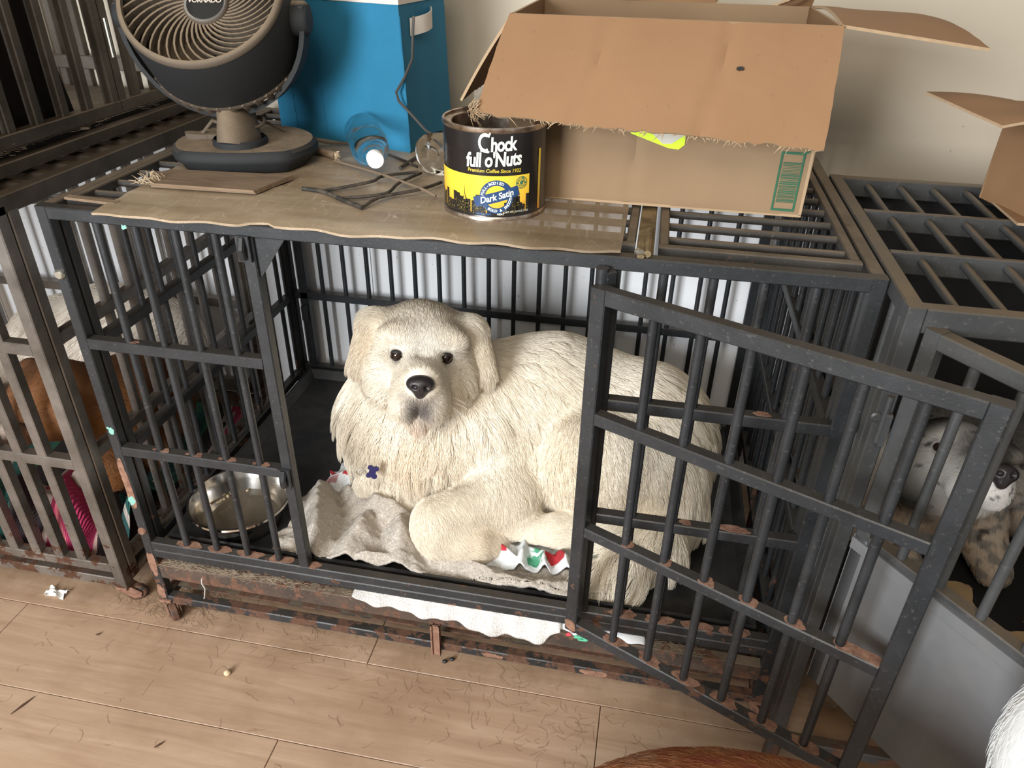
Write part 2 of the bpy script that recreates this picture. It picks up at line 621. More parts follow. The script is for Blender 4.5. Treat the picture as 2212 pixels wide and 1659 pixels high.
sp = []
for k in range(4):
    x = 0.074 + 0.0655 * k
    sp += [(x + 0.004, 0.0105, 0.2152, 0.024, 0.0098), (x + 0.010, 0.0085, 0.4502, 0.009, 0.006), (x - 0.010, 0.0075, 0.4502, 0.004, 0.003)]
    x = 0.933 + 0.0665 * k
    sp += [(x + 0.006, 0.010, 0.2152, 0.026, 0.0098)]
sp += [(0.345, 0.008, 0.2152, 0.012, 0.009), (1.095, 0.0105, 0.4502, 0.026, 0.008), (1.02, 0.0105, 0.4502, 0.01, 0.006), (1.10, 0.0105, 0.6752, 0.012, 0.006), (0.082, 0.008, 0.6752, 0.010, 0.004)]
flakes('rust_flakes', sp, crate)
b = MB()
for x, z, rx, rz, sd in ((0.90, 0.052, 0.03, 0.007, 6), (0.70, 0.052, 0.02, 0.006, 9)):
    y = 0.0009 if z > 0.1 else -0.0002
    b.prism(patch_poly(x, z, rx, rz, 18, 0.25, sd), lambda u, v, q, y=y: (u, y + q, v), -0.0006)
for z, rz, sd in ((0.155, 0.035, 8), (0.075, 0.02, 9), (0.36, 0.06, 10)):
    b.prism(patch_poly(-0.011, z, 0.008, rz, 18, 0.2, sd), lambda u, v, q: (u, -0.0002 + q, v), -0.0006)
tag(b.build('rust_flakes', M['rust'], crate), kind='stuff')
teal = mat('teal_paint', (0.20, 0.42, 0.36), 0.7)
for x, z, sx, sz in ((-0.012, 0.322, 0.007, 0.011), (-0.009, 0.487, 0.006, 0.008), (0.128, 0.882, 0.004, 0.004)):
    b = MB()
    b.prism(patch_poly(x, z, sx, sz, 14, 0.5, int(z * 99)), lambda u, v, q: (u, -0.0003 + q, v), -0.0006)
    b.build('paint_smear', teal, crate)

# the open door: hinged at the right inner post, swung 155 degrees
hx, hy, ang = 0.838, -0.030, math.radians(24.4)
DX, DY = math.cos(ang), -math.sin(ang)


def dp(t_, z, q=0.0):  # along the door, height, q = behind its outer face
    return (hx + DX * t_ - DY * q, hy + DY * t_ + DX * q, z)


door = bpy.data.objects.new('door', None)
col.objects.link(door)
door.location = (hx, hy, 0)
door.parent = crate
door.matrix_parent_inverse = Matrix.Translation(-crate.location)
DL, dt = 0.498, 0.023
dside = (DX, DY, 0)


def dbar(name, a, c, w=dt, h=T):
    b = MB()
    b.bar(a, c, h, w, (-DY, DX, 0))
    o = b.build(name, BS)
    o.parent = door
    o.matrix_parent_inverse = Matrix.Translation(-Vector((hx, hy, 0)))
    return o


dbar('stile', dp(dt / 2, 0.223 - dt, 0.01), dp(dt / 2, 0.869, 0.01))
dbar('stile', dp(DL - dt / 2, 0.223 - dt, 0.01), dp(DL - dt / 2, 0.869, 0.01))
for z in (0.869 - dt / 2, 0.223 - dt / 2):
    dbar('rail', dp(dt, z, 0.01), dp(DL - dt, z, 0.01))
for z in (0.672, 0.450):
    dbar('rail', dp(dt, z - 0.010, 0.01), dp(DL - dt, z - 0.010, 0.01), 0.020)
for k in range(6):
    t_ = 0.092 + 0.066 * k
    rod_ = MB()
    rod_.tube([dp(t_, 0.205, 0.01), dp(t_, 0.852, 0.01)], 0.0068, 10)
    o = rod_.build('bar', BS, None, 60)
    o.parent = door
    o.matrix_parent_inverse = Matrix.Translation(-Vector((hx, hy, 0)))
b = MB()
for k in range(6):
    t_ = 0.092 + 0.066 * k
    for z, q in ((0.2232, 1.0), (0.4502, 0.6 if k > 1 else 0.4)):
        fr = lambda u, v, e, z=z: dp(u, z + e, v)
        b.prism(patch_poly(t_ + 0.004, 0.010, 0.022 * q, 0.0095, 16, 0.25, k * 3 + int(z * 10)), fr, 0.0007)
fr = lambda u, v, e: dp(u, 0.4502 + e, v)
b.prism(patch_poly(0.455, 0.0105, 0.03, 0.0095, 16, 0.25, 44), fr, 0.0009)
fr = lambda u, v, e: dp(u, v, -0.0002 - e)
b.prism(patch_poly(0.012, 0.216, 0.0115, 0.012, 14, 0.15, 5), fr, 0.0006)
o = b.build('rust_flakes', M['rust'])
o.parent = door
o.matrix_parent_inverse = Matrix.Translation(-Vector((hx, hy, 0)))
o['kind'] = 'stuff'
b = MB()
b.tube([(0.851, -0.010, 0.855), (0.851, -0.010, 0.890)], 0.009, 10)
b.bar((0.851, -0.008, 0.870), (0.862, 0.002, 0.870), 0.024, 0.03, (0, 1, 0))
b.build('door_hinge', BS, crate, 40)

# ================================================================== LEFT LOWER CRATE
SS, SD = M['bare_steel'], M['dusty_bare']
LC = thing('dog_crate', (-0.5, 0.37, 0), 'worn bare steel dog crate on the floor, holding the brown dog', 'crate', 'bare steel crates')
lx, ly = -0.1175, 0.022
for x in (lx, -0.98):
    bar1('post', (x, ly, 0.05), (x, ly, 0.885), 0.024, SS, LC)
    bar1('post', (x, 0.745, 0.05), (x, 0.745, 0.885), 0.024, SS, LC)
    bar1('side_post', (x + 0.001, ly + 0.0255, 0.08), (x + 0.001, ly + 0.0255, 0.875), 0.023, SS, LC)
    bar1('side_post', (x + 0.001, 0.70, 0.08), (x + 0.001, 0.70, 0.875), 0.023, SS, LC)
    for z in (0.632, 0.378, 0.108):
        bar1('rail', (x, ly + 0.037, z), (x, 0.69, z), 0.022, SS, LC)
    bar1('base_rail', (x, ly + 0.012, 0.065), (x, 0.733, 0.065), 0.022, SS, LC)
    bar1('top_rail', (x, ly - 0.012, 0.886), (x, 0.757, 0.886), 0.024, SD, LC, h=0.03)
    for k in range(8):
        bar1('side_bar', (x, 0.125 + 0.076 * k, 0.11), (x, 0.125 + 0.076 * k, 0.872), 0.016, SS, LC, h=0.015)
for y in (ly, 0.745):
    for z in (0.630, 0.378, 0.104, 0.063):
        bar1('rail', (-0.968, y, z), (lx - 0.012, y, z), 0.022, SS, LC, h=0.024, side=(0, 1, 0))
    bar1('top_rail', (-0.968, y, 0.886), (lx - 0.012, y, 0.886), 0.03, SD, LC, side=(0, 1, 0))
    for k in range(14 if y < 0.1 else 9):
        if y < 0.1:
            x = -0.195 - 0.0545 * k
            bar1('front_bar', (x, y, 0.11), (x, y, 0.872), 0.021, SS, LC, h=0.02)
        else:
            x = -0.205 - 0.085 * k
            bar1('back_bar', (x, y, 0.11), (x, y, 0.872), 0.012, SS, LC, h=0.012)
for k in range(12):
    y = 0.066 + 0.0605 * k
    bar1('roof_bar', (-0.965, y, 0.886), (lx - 0.016, y, 0.886), 0.024, SD, LC, h=0.018, side=(0, 1, 0))
b = MB()
b.box(-0.965, lx - 0.016, 0.036, 0.73, 0.078, 0.082)
b.build('floor_pan', M['dusty_black'], LC)
caster(lx - 0.002, ly, LC, dx=0.02, dy=0.012)
caster(lx, 0.745, LC)
caster(-0.98, ly, LC)
caster(-0.98, 0.745, LC)

# ================================================================== UPPER LEFT CRATE
UC = thing('dog_crate', (-0.6, 0.36, 0.902), 'dusty bare steel dog crate stacked on another crate, hung with dark cloth', 'crate', 'bare steel crates')
ux = -0.178
bar1('base_rail', (ux, -0.12, 0.914), (ux, 0.757, 0.914), 0.026, SD, UC, h=0.022)
bar1('base_rail', (-0.95, 0.745, 0.917), (ux - 0.015, 0.745, 0.917), 0.026, SD, UC)
bar1('base_rail', (-0.95, -0.11, 0.917), (ux - 0.015, -0.11, 0.917), 0.026, SD, UC)
bar1('base_rail', (-0.965, -0.12, 0.917), (-0.965, 0.757, 0.917), 0.026, SD, UC)
b = MB()
b.box(-0.945, ux - 0.016, -0.09, 0.73, 0.922, 0.932)
b.build('floor_pan', M['dusty_black'], UC)
for x, m in ((ux, SD), (-0.965, SD)):
    for y0, y1 in ((-0.09, 0.448), (0.450, 0.735)):
        bar1('door_rail', (x, y0, 0.954), (x, y1, 0.954), 0.024, m, UC)
        bar1('door_rail', (x, y0, 1.62), (x, y1, 1.62), 0.024, m, UC)
        for y in (y0 + 0.011, y1 - 0.011):
            bar1('door_stile', (x, y, 0.966), (x, y, 1.608), 0.0215, m, UC)
    for y in [0.031 + 0.0665 * k for k in range(6)] + [0.515, 0.584, 0.652]:
        bar1('side_bar', (x, y, 0.965), (x, y, 1.61), 0.017, m, UC, h=0.019)
for x in (ux, -0.965):
    for y in (-0.11, 0.748):
        bar1('post', (x, y, 0.93), (x, y, 1.66), 0.024, SD, UC)
for k in range(12):
    x = -0.21 - 0.062 * k
    bar1('back_bar', (x, 0.745, 0.93), (x, 0.745, 1.64), 0.018, SD, UC)
for z in (0.985, 1.648):
    bar1('back_rail', (-0.95, 0.745, z), (ux - 0.012, 0.745, z), 0.03, SD, UC, side=(0, 1, 0))
for x in (ux, -0.965):
    bar1('top_rail', (x, -0.09, 1.648), (x, 0.73, 1.648), 0.026, SD, UC)
b = MB()
b.tube([(ux + 0.012, 0.4585, 1.045), (ux + 0.012, 0.4585, 1.115)], 0.0035, 8)
b.build('hinge_pin', M['zinc'], UC)

# ================================================================== RIGHT CRATE
GS = M['grey_steel']
RC = thing('dog_crate', (1.55, 0.2, 0), 'grey steel dog crate with flat barred roof and ajar door, spotted dog inside', 'crate')
rx, rf, rb_ = 1.2275, -0.0745, 0.475
RXR = 1.86
for x in (rx, RXR):
    for y in (rf, rb_):
        bar1('post', (x, y, 0.0), (x, y, 0.905), 0.021, GS, RC)
    bar1('post', (x, rf + 0.0225, 0.06), (x, rf + 0.0225, 0.884), 0.021, GS, RC)
    bar1('top_rail', (x, rf + 0.0105, 0.8935), (x, rb_ - 0.0105, 0.8935), 0.021, GS, RC, h=0.023)
    for z in (0.66, 0.43, 0.20, 0.06):
        bar1('side_rail', (x, rf + 0.034, z), (x, rb_ - 0.011, z), 0.02, GS, RC)
    for k in range(8):
        rod('side_bar', (x, -0.005 + 0.057 * k, 0.06), (x, -0.005 + 0.057 * k, 0.885), 0.006, GS, RC)
for y in (rf, rb_):
    bar1('top_rail', (rx + 0.0105, y, 0.889), (RXR - 0.0105, y, 0.889), 0.021, GS, RC, h=0.032, side=(0, 1, 0))
    bar1('bottom_rail', (rx + 0.0105, y, 0.06), (RXR - 0.0105, y, 0.06), 0.021, GS, RC, side=(0, 1, 0))
for y in (0.108, 0.288):
    bar1('cross_rail', (rx + 0.0105, y, 0.889), (RXR - 0.0105, y, 0.889), 0.010, GS, RC, h=0.032, side=(0, 1, 0))
for y0, y1 in ((rf, 0.108), (0.108, 0.288), (0.288, rb_)):
    for k in range(10):
        x = 1.281 + 0.0545 * k
        rod('roof_bar', (x, y0 + 0.006, 0.893), (x, y1 - 0.006, 0.893), 0.0058, GS, RC)
blk = mat('black_sheet', (0.008, 0.008, 0.008), 0.8)
b = MB()
b.box(rx - 0.008, RXR, rb_ + 0.0125, rb_ + 0.016, 0.03, 0.900)
b.build('back_panel', blk, RC)
b = MB()
b.box(rx + 0.012, RXR - 0.012, rf + 0.012, rb_ - 0.012, 0.282, 0.290)
b.build('floor_pan', blk, RC)
b = MB()
b.box(RXR + 0.013, RXR + 0.016, rf, rb_, 0.03, 0.86)
b.build('side_panel', blk, RC)
b = MB()
b.box(RXR - 0.25, RXR - 0.012, rf - 0.004, rf - 0.001, 0.08, 0.86)
b.build('front_panel', GS, RC)
# door ajar
h2x, h2y, a2 = 1.240, -0.088, math.radians(51.3)
EX, EY = math.cos(a2), -math.sin(a2)


def ep(t_, z, q=0.0):
    return (h2x + EX * t_ - EY * q, h2y + EY * t_ + EX * q, z)


rdoor = bpy.data.objects.new('door', None)
col.objects.link(rdoor)
rdoor.location = (h2x, h2y, 0)
rdoor.parent = RC
rdoor.matrix_parent_inverse = Matrix.Translation(-RC.location)


def rchild(o):
    o.parent = rdoor
    o.matrix_parent_inverse = Matrix.Translation(-Vector((h2x, h2y, 0)))
    return o


EL = 0.42
for t_ in (0.010, EL - 0.010):
    b = MB()
    b.bar(ep(t_, 0.253, 0.01), ep(t_, 0.883, 0.01), 0.02, 0.021, (-EY, EX, 0))
    rchild(b.build('stile', GS))
b = MB()
b.bar(ep(0.021, 0.872, 0.01), ep(EL - 0.02, 0.872, 0.01), 0.02, 0.021, (-EY, EX, 0))
rchild(b.build('rail', GS))
b = MB()
b.bar(ep(0.021, 0.555, 0.01), ep(EL - 0.02, 0.555, 0.01), 0.02, 0.021, (-EY, EX, 0))
rchild(b.build('rail', GS))
for k in range(6):
    b = MB()
    b.tube([ep(0.066 + 0.0572 * k, 0.56, 0.01), ep(0.066 + 0.0572 * k, 0.865, 0.01)], 0.0066, 10)
    rchild(b.build('bar', GS, None, 60))
pg = mat('grey_painted_sheet', (0.135, 0.138, 0.142), 0.5)
t = NT(pg)
t.color(t.ramp(t.noise(6, 5, 0.6), [(0.3, (0.11, 0.112, 0.115)), (0.7, (0.165, 0.168, 0.172))]))
t.bump(t.noise(160, 3), 0.15, 0.0008)
b = MB()
b.prism([(0.0, 0.253), (EL, 0.253), (EL, 0.558), (0.0, 0.558)], lambda u, v, q: ep(u, v, q), 0.004)
b.prism([(0.0, 0.534), (EL, 0.534), (EL, 0.553), (0.0, 0.553)], lambda u, v, q: ep(u, v, -q), 0.003)
rchild(b.build('kick_panel', pg))
b = MB()
b.tube([(1.2275, -0.088, 0.715), (1.2275, -0.088, 0.785)], 0.0045, 8)
b.bar((1.2275, -0.088, 0.735), (1.236, -0.088, 0.735), 0.012, 0.05, (0, 1, 0))
b.build('door_hinge', GS, RC, 40)
b = MB()
b.lathe([(0.0, 0.004), (0.005, 0.004), (0.0075, 0.002), (0.0075, 0)], 10, (1.219, rf - 0.0105, 0.751), Matrix.Rotation(math.radians(90), 4, 'X'))
b.build('bolt', M['grey_steel'], RC, 40)

# ================================================================== THINGS ON THE MAIN CRATE'S ROOF
ZS = 0.906   # underside of the sheet lying on the roof


def sheetm():
    m = mat('dusty_plastic_sheet', rough=0.42)
    t = NT(m)
    v = t.coords((0.6, 7, 1))
    c = t.ramp(t.noise(3.2, 6, 0.6, v, 0.4), [(0.3, (0.27, 0.20, 0.13)), (0.55, (0.38, 0.295, 0.20)), (0.75, (0.50, 0.41, 0.30))])
    c = t.mix(t.ramp(t.noise(7, 7, 0.7), [(0.45, B3(0)), (0.7, B3(0.8))]), c, (0.22, 0.15, 0.085))
    sc_ = t.ramp(t.noise(20, 2, 0.4, t.coords((1.0, 0.18, 1), rot=(0, 0, 0.5)), 3.0), [(0.492, B3(0)), (0.5, B3(0.5)), (0.508, B3(0))])
    c = t.mix(sc_, c, (0.62, 0.52, 0.40))
    t.color(c)
    t.bump(t.noise(24, 4), 0.1, 0.002)
    # the sheet is cloudy clear plastic: the bars below show through it a little, most where there is least dust
    x = t.n('ShaderNodeSeparateXYZ')
    t.l(t.tc.outputs['Object'], x.inputs[0])
    a = t.ramp(x.outputs[0], [(0.55, B3(1.0)), (0.86, B3(0.48))])
    t.l(a, t.b.inputs['Alpha'])
    return m


# wavy sheet with a ragged front edge
nx, ny = 60, 24
v, f = [], []
for j in range(ny + 1):
    for i in range(nx + 1):
        u, q = i / nx, j / ny
        yb = 0.56 if u < 0.74 else 0.46
        xl = 0.095 - 0.03 * q
        xr = 0.872
        x = xl + (xr - xl) * u
        yf = -0.022 + 0.022 * u + 0.003 * math.sin(u * 21) + 0.003 * math.sin(u * 57 + 1)
        if 0.30 < u < 0.36:
            yf += 0.007
        y = yf + (yb - yf) * q
        z = ZS + 0.0012 * math.sin(y * 95) + 0.0008 * math.sin(x * 17 + 2)
        if q < 0.05:
            z += 0.001 * math.sin(u * 33)
        v.append((x, y, z))
nn = len(v)
f = [(j * (nx + 1) + i, j * (nx + 1) + i + 1, (j + 1) * (nx + 1) + i + 1, (j + 1) * (nx + 1) + i) for j in range(ny) for i in range(nx)]
rim = [i for i in range(nx + 1)] + [j * (nx + 1) + nx for j in range(1, ny + 1)] + [ny * (nx + 1) + i for i in range(nx - 1, -1, -1)] + [j * (nx + 1) for j in range(ny - 1, 0, -1)]
v2 = v + [(x, y, z + 0.0035) for x, y, z in v]
f2 = [tuple(reversed(q)) for q in f] + [tuple(i + nn for i in q) for q in f] + [(a, b_, b_ + nn, a + nn) for a, b_ in zip(rim, rim[1:] + rim[:1])]
b = MB()
b.add(v2, f2)
o = b.build('plastic_sheet', sheetm(), None, 50)
tag(o, 'dusty tan plastic sheet with ragged front edge covering most of the crate roof', 'sheet')
ZT2 = ZS + 0.0045

# loose thin board under the fan
wb = mat('dusty_board', rough=0.85)
t = NT(wb)
t.color(t.ramp(t.noise(8, 7, 0.65, t.coords((1, 6, 6), rot=(0, 0, 0.2)), 1.0), [(0.3, (0.13, 0.085, 0.05)), (0.6, (0.23, 0.16, 0.10)), (0.75, (0.30, 0.22, 0.15))]))
bd = thing('wooden_board', (0.2, 0.16, ZT2), 'thin dusty brown board lying flat in front of the fan', 'board')
for k, (dz, g) in enumerate(((0.0, 0.0), (0.0036, 0.004))):
    b = MB()
    pl = [(0.112 - g, 0.105), (0.292, 0.107 - g), (0.315, 0.196), (0.10, 0.186), (0.082, 0.150)]
    b.prism(pl, lambda u, v, q, dz=dz: (u, v, ZT2 + dz + q + (u - 0.1) * 0.01), 0.0034)
    b.build('board_layer', wb, bd)
fiber = mat('frayed_fibre', (0.55, 0.43, 0.29), 0.9)
b = MB()
for k in range(46):
    p = Vector((0.098 + rnd.uniform(-0.012, 0.022), 0.118 + rnd.uniform(-0.018, 0.03), ZT2 + 0.006))
    d = Vector((rnd.uniform(-1, 0.6), rnd.uniform(-1, 0.2), rnd.uniform(0.2, 1.3))) * 0.012
    b.tube([p, p + d * 0.6, p + d + Vector((rnd.uniform(-1, 1), rnd.uniform(-1, 1), -0.5)) * 0.004], [0.0007, 0.0006, 0.0003], 4)
tag(b.build('frayed_edge', fiber, bd), kind='stuff')

# second strip of board lying on the left roof bars, and a stick of kindling right of the fan
b = MB()
b.prism([(0.012, 0.03), (0.105, 0.022), (0.105, 0.034), (0.012, 0.042)], lambda u, v, q: (u, v, 0.9062 + q), 0.004)
tag(b.build('wooden_slip', wb), 'narrow splinter of brown board at the front left corner of the crate roof', 'board')
b = MB()
b.tube([(0.262, 0.372, ZT2 + 0.007), (0.300, 0.352, ZT2 + 0.007), (0.333, 0.335, ZT2 + 0.007)], [0.006, 0.007, 0.0075], 8)
st = b.build('stick', wb, None, 50)
tag(st, 'short chewed stick with a pale frayed end beside the fan base', 'stick')
b = MB()
for k in range(30):
    p = Vector((0.333, 0.335, ZT2 + 0.007)) + Vector((0, rnd.uniform(-0.006, 0.006), rnd.uniform(-0.006, 0.006)))
    d = Vector((0.85, -0.5, 0)) * rnd.uniform(0.006, 0.013) + Vector((0, rnd.uniform(-0.003, 0.003), rnd.uniform(-0.003, 0.003)))
    b.tube([p, p + d], [0.001, 0.0005], 4)
o = b.build('frayed_end', fiber, st)
o['kind'] = 'stuff'
b = MB()
b.tube([(0.268, 0.268, ZT2 + 0.005), (0.276, 0.262, ZT2 + 0.0058), (0.283, 0.264, ZT2 + 0.005)], [0.0035, 0.0058, 0.003], 8)
tag(b.build('kibble', mat('kibble', (0.20, 0.10, 0.045), 0.8), None, 60), 'single brown kibble lying close to the fan base', 'kibble')

# ------------------------------------------------------------------ FAN
fan = thing('desk_fan', (0.19, 0.275, ZT2), 'dusty black round air circulator fan tilted up on a flat base', 'fan')


def dustm(name, dark, dust, lo=0.35, hi=0.75, k=1.0):
    m = mat(name, rough=0.75)
    t = NT(m)
    up = t.ramp(t.geoz(), [(lo, B3(0.0)), (hi, B3(k))])
    n_ = t.ramp(t.noise(30, 6, 0.7), [(0.25, B3(0.45)), (0.65, B3(1.0))])
    t.color(t.mix(t.math('MULTIPLY', up, n_), dark, dust))
    t.bump(t.noise(420, 3, 0.7), 0.5, 0.0012)
    return m


DUST = (0.30, 0.22, 0.14)
M['fan_black'] = dustm('fan_black', (0.010, 0.011, 0.012), DUST, 0.75, 0.98, 0.95)
M['fan_dusty'] = dustm('fan_dusty', (0.085, 0.064, 0.044), (0.23, 0.17, 0.11), -0.3, 0.9, 1.0)


def dshape(r, front, n=48):
    pts = []
    for i in range(n):
        a = 2 * math.pi * i / n
        x, y = r * math.cos(a), r * math.sin(a)
        if y < -front:
            y = -front - 0.35 * (-y - front)
        pts.append((x, y))
    return pts


b = MB()
rings = [(0.86, 0.0), (0.90, 0.004), (0.93, 0.012), (1.0, 0.018), (1.02, 0.024), (1.0, 0.033), (0.95, 0.038), (0.6, 0.040), (0.0, 0.041)]
a0 = math.radians(14)
base = dshape(0.122, 0.082)
v = []
for s_, z in rings:
    for x, y in base:
        X, Y = x * s_, y * s_
        v.append((0.187 + X * math.cos(a0) - Y * math.sin(a0), 0.287 + X * math.sin(a0) + Y * math.cos(a0), ZT2 + z))
n = len(base)
f = [(i * n + k, i * n + (k + 1) % n, (i + 1) * n + (k + 1) % n, (i + 1) * n + k) for i in range(len(rings) - 1) for k in range(n)] + [tuple(range(n))]
b.add(v, f)
b.build('base', M['fan_black'], fan, 35)
# neck rising and leaning back, oval section
b = MB()
pts = [(0.196, 0.252, ZT2 + 0.036), (0.196, 0.256, ZT2 + 0.048), (0.186, 0.275, ZT2 + 0.066), (0.172, 0.296, ZT2 + 0.092), (0.163, 0.306, ZT2 + 0.120)]
b.tube(pts, [0.053, 0.052, 0.048, 0.046, 0.056], 24, sq=0.60)
b.build('neck', M['fan_dusty'], fan, 60)
b = MB()
b.lathe([(0.046, 0), (0.046, 0.010), (0.043, 0.013)], 28, (0.196, 0.254, ZT2 + 0.038))
b.build('neck_collar', M['fan_black'], fan, 40)
# U shaped yoke
FC = Vector((0.163, 0.292, 1.143))
AX = Vector((0.985, 0.17, 0)).normalized()
UPV = Vector((0, 0, 1))
BK = UPV.cross(AX)
b = MB()
yp = []
R_y = 0.150
for i in range(25):
    a = math.pi * (1 + i / 24)
    yp.append(FC + AX * (R_y * math.cos(a)) + UPV * (R_y * math.sin(a)))
yp = [FC - AX * R_y + UPV * 0.02] + yp + [FC + AX * R_y + UPV * 0.02]
v, f = [], []
for i, p in enumerate(yp):
    t_ = (yp[min(i + 1, len(yp) - 1)] - yp[max(i - 1, 0)]).normalized()
    nrm = t_.cross(BK).normalized()
    wd = 0.020 + 0.008 * (1 - abs(i - (len(yp) - 1) / 2) / (len(yp) / 2))
    for su, sv in ((-1, -1), (1, -1), (1, 1), (-1, 1)):
        v.append(p + BK * (su * wd) + nrm * (sv * 0.0038))
for i in range(len(yp) - 1):
    for k in range(4):
        f.append((i * 4 + k, i * 4 + (k + 1) % 4, (i + 1) * 4 + (k + 1) % 4, (i + 1) * 4 + k))
f += [(3, 2, 1, 0), tuple(range(len(v) - 4, len(v)))]
b.add(v, f)
b.build('yoke', M['fan_black'], fan, 40)
for s_ in (-1, 1):
    b = MB()
    rm = (AX * s_).to_track_quat('Z', 'Y').to_matrix().to_4x4()
    b.lathe([(0.027, -0.028), (0.027, 0.004), (0.022, 0.010), (0, 0.011)], 28, tuple(FC + AX * (s_ * 0.148)), rm)
    b.build('pivot', M['fan_black'], fan, 40)
# tilted head
FN = Vector((0.09, -0.62, 0.60)).normalized()
qx = (AX - FN * AX.dot(FN)).normalized()
qy = FN.cross(qx)
FM = Matrix((qx, qy, FN)).transposed().to_4x4()
FM.translation = FC + FN * 0.005


def fp(x, y, z):
    return FM @ Vector((x, y, z))


b = MB()
b.lathe([(0.128, 0.052), (0.131, 0.050), (0.132, 0.044), (0.134, 0.030), (0.137, -0.055), (0.134, -0.060)], 64, (0, 0, 0), FM)
b.lathe([(0.134, -0.060), (0.128, -0.052), (0.122, 0.02), (0.1235, 0.052)], 64, (0, 0, 0), FM)
b.build('shell', M['fan_black'], fan, 35)
b = MB()
b.lathe([(0.1225, 0.048), (0.1235, 0.054), (0.1285, 0.0545), (0.1325, 0.050), (0.1325, 0.045)], 64, (0, 0, 0), FM)
b.build('front_ring', M['fan_dusty'], fan, 60)
b = MB()
b.lathe([(0.137, -0.052), (0.1385, -0.058), (0.136, -0.064), (0.10, -0.088), (0.04, -0.100), (0, -0.101)], 48, (0, 0, 0), FM)
b.build('motor_housing', M['fan_dusty'], fan, 50)
for k in range(40):  # rear cooling ribs
    a = 2 * math.pi * k / 40
    b = MB()
    b.tube([fp(0.1355 * math.cos(a), 0.1355 * math.sin(a), -0.054), fp(0.137 * math.cos(a + 0.04), 0.137 * math.sin(a + 0.04), -0.066), fp(0.118 * math.cos(a + 0.10), 0.118 * math.sin(a + 0.10), -0.081)], 0.0042, 6)
    b.build('rear_rib', M['fan_dusty'], fan, 60)
N_G = 40
for k in range(N_G):   # spiral guard vanes
    a = 2 * math.pi * k / N_G
    pts, wds = [], []
    for i in range(9):
        u = i / 8
        r = 0.028 + (0.1235 - 0.028) * u
        th = a + 1.0 * u ** 0.9
        pts.append((r, th, 0.022 + 0.026 * u ** 1.5))
    v, f = [], []
    for r, th, z in pts:
        for dz in (0.0, -0.011):
            for da in (-0.0019, 0.0019):
                v.append(fp(r * math.cos(th) - da * math.sin(th), r * math.sin(th) + da * math.cos(th), z + dz))
    for i in range(8):
        o_ = i * 4
        for q in ((0, 1, 5, 4), (1, 3, 7, 5), (3, 2, 6, 7), (2, 0, 4, 6)):
            f.append(tuple(o_ + e for e in q))
    b = MB()
    b.add(v, f)
    b.build('guard_vane', M['fan_dusty'], fan)
b = MB()
b.lathe([(0.036, 0.006), (0.036, 0.025), (0.034, 0.028), (0.0305, 0.0285)], 40, (0, 0, 0), FM)
b.build('hub', M['fan_dusty'], fan, 50)
hub_ring = mat('hub_ring', (0.55, 0.53, 0.50), 0.25, 0.8)
b = MB()
b.lathe([(0.0345, 0.0282), (0.0335, 0.030), (0.0305, 0.0285)], 40, (0, 0, 0), FM)
b.build('hub_ring', hub_ring, fan, 60)
b = MB()
b.lathe([(0.031, 0.0282), (0.02, 0.030), (0.0, 0.0305)], 40, (0, 0, 0), FM)
b.build('hub_badge', mat('hub_badge', (0.02, 0.019, 0.018), 0.15), fan, 60)


def text_mesh(s, size, bold=0.0, shear=0.0, spacing=1.0, align='CENTER', res=3):
    """flat lettering as a list of 2D verts and faces"""
    c = bpy.data.curves.new('lettering', 'FONT')
    c.body = s
    c.size = size
    c.offset = bold
    c.shear = shear
    c.space_character = spacing
    c.align_x = align
    c.align_y = 'CENTER'
    c.resolution_u = res
    o = bpy.data.objects.new('lettering', c)
    col.objects.link(o)
    bpy.context.view_layer.update()
    me = bpy.data.meshes.new_from_object(o.evaluated_get(bpy.context.evaluated_depsgraph_get()))
    v = [tuple(p.co[:2]) for p in me.vertices]
    f = [tuple(p.vertices) for p in me.polygons]
    bpy.data.objects.remove(o)
    bpy.data.curves.remove(c)
    bpy.data.meshes.remove(me)
    return v, f


tv, tf = text_mesh('VORNADO', 0.0115, 0.0003, 0, 0.9)
b = MB()
b.add([fp(x, y + 0.002, 0.0308) for x, y in tv], tf)
b.build('lettering', mat('pale_lettering', (0.55, 0.48, 0.40), 0.5), fan)
# fan blades behind the guard
for k in range(3):
    b = MB()
    v, f = [], []
    for i in range(7):
        u = i / 6
        r = 0.03 + 0.085 * u
        for j in range(6):
            q = j / 5
            th = 2 * math.pi * k / 3 + (q - 0.5) * (1.5 - 0.3 * u)
            v.append(fp(r * math.cos(th), r * math.sin(th), -0.045 + 0.045 * q))
    nn = len(v)
    f = [(i * 6 + j, i * 6 + j + 1, (i + 1) * 6 + j + 1, (i + 1) * 6 + j) for i in range(6) for j in range(5)]
    v += [p - FN * 0.002 for p in v]
    f += [tuple(reversed([e + nn for e in q])) for q in f]
    b.add(v, f)
    b.build('blade', M['fan_dusty'], fan, 60)
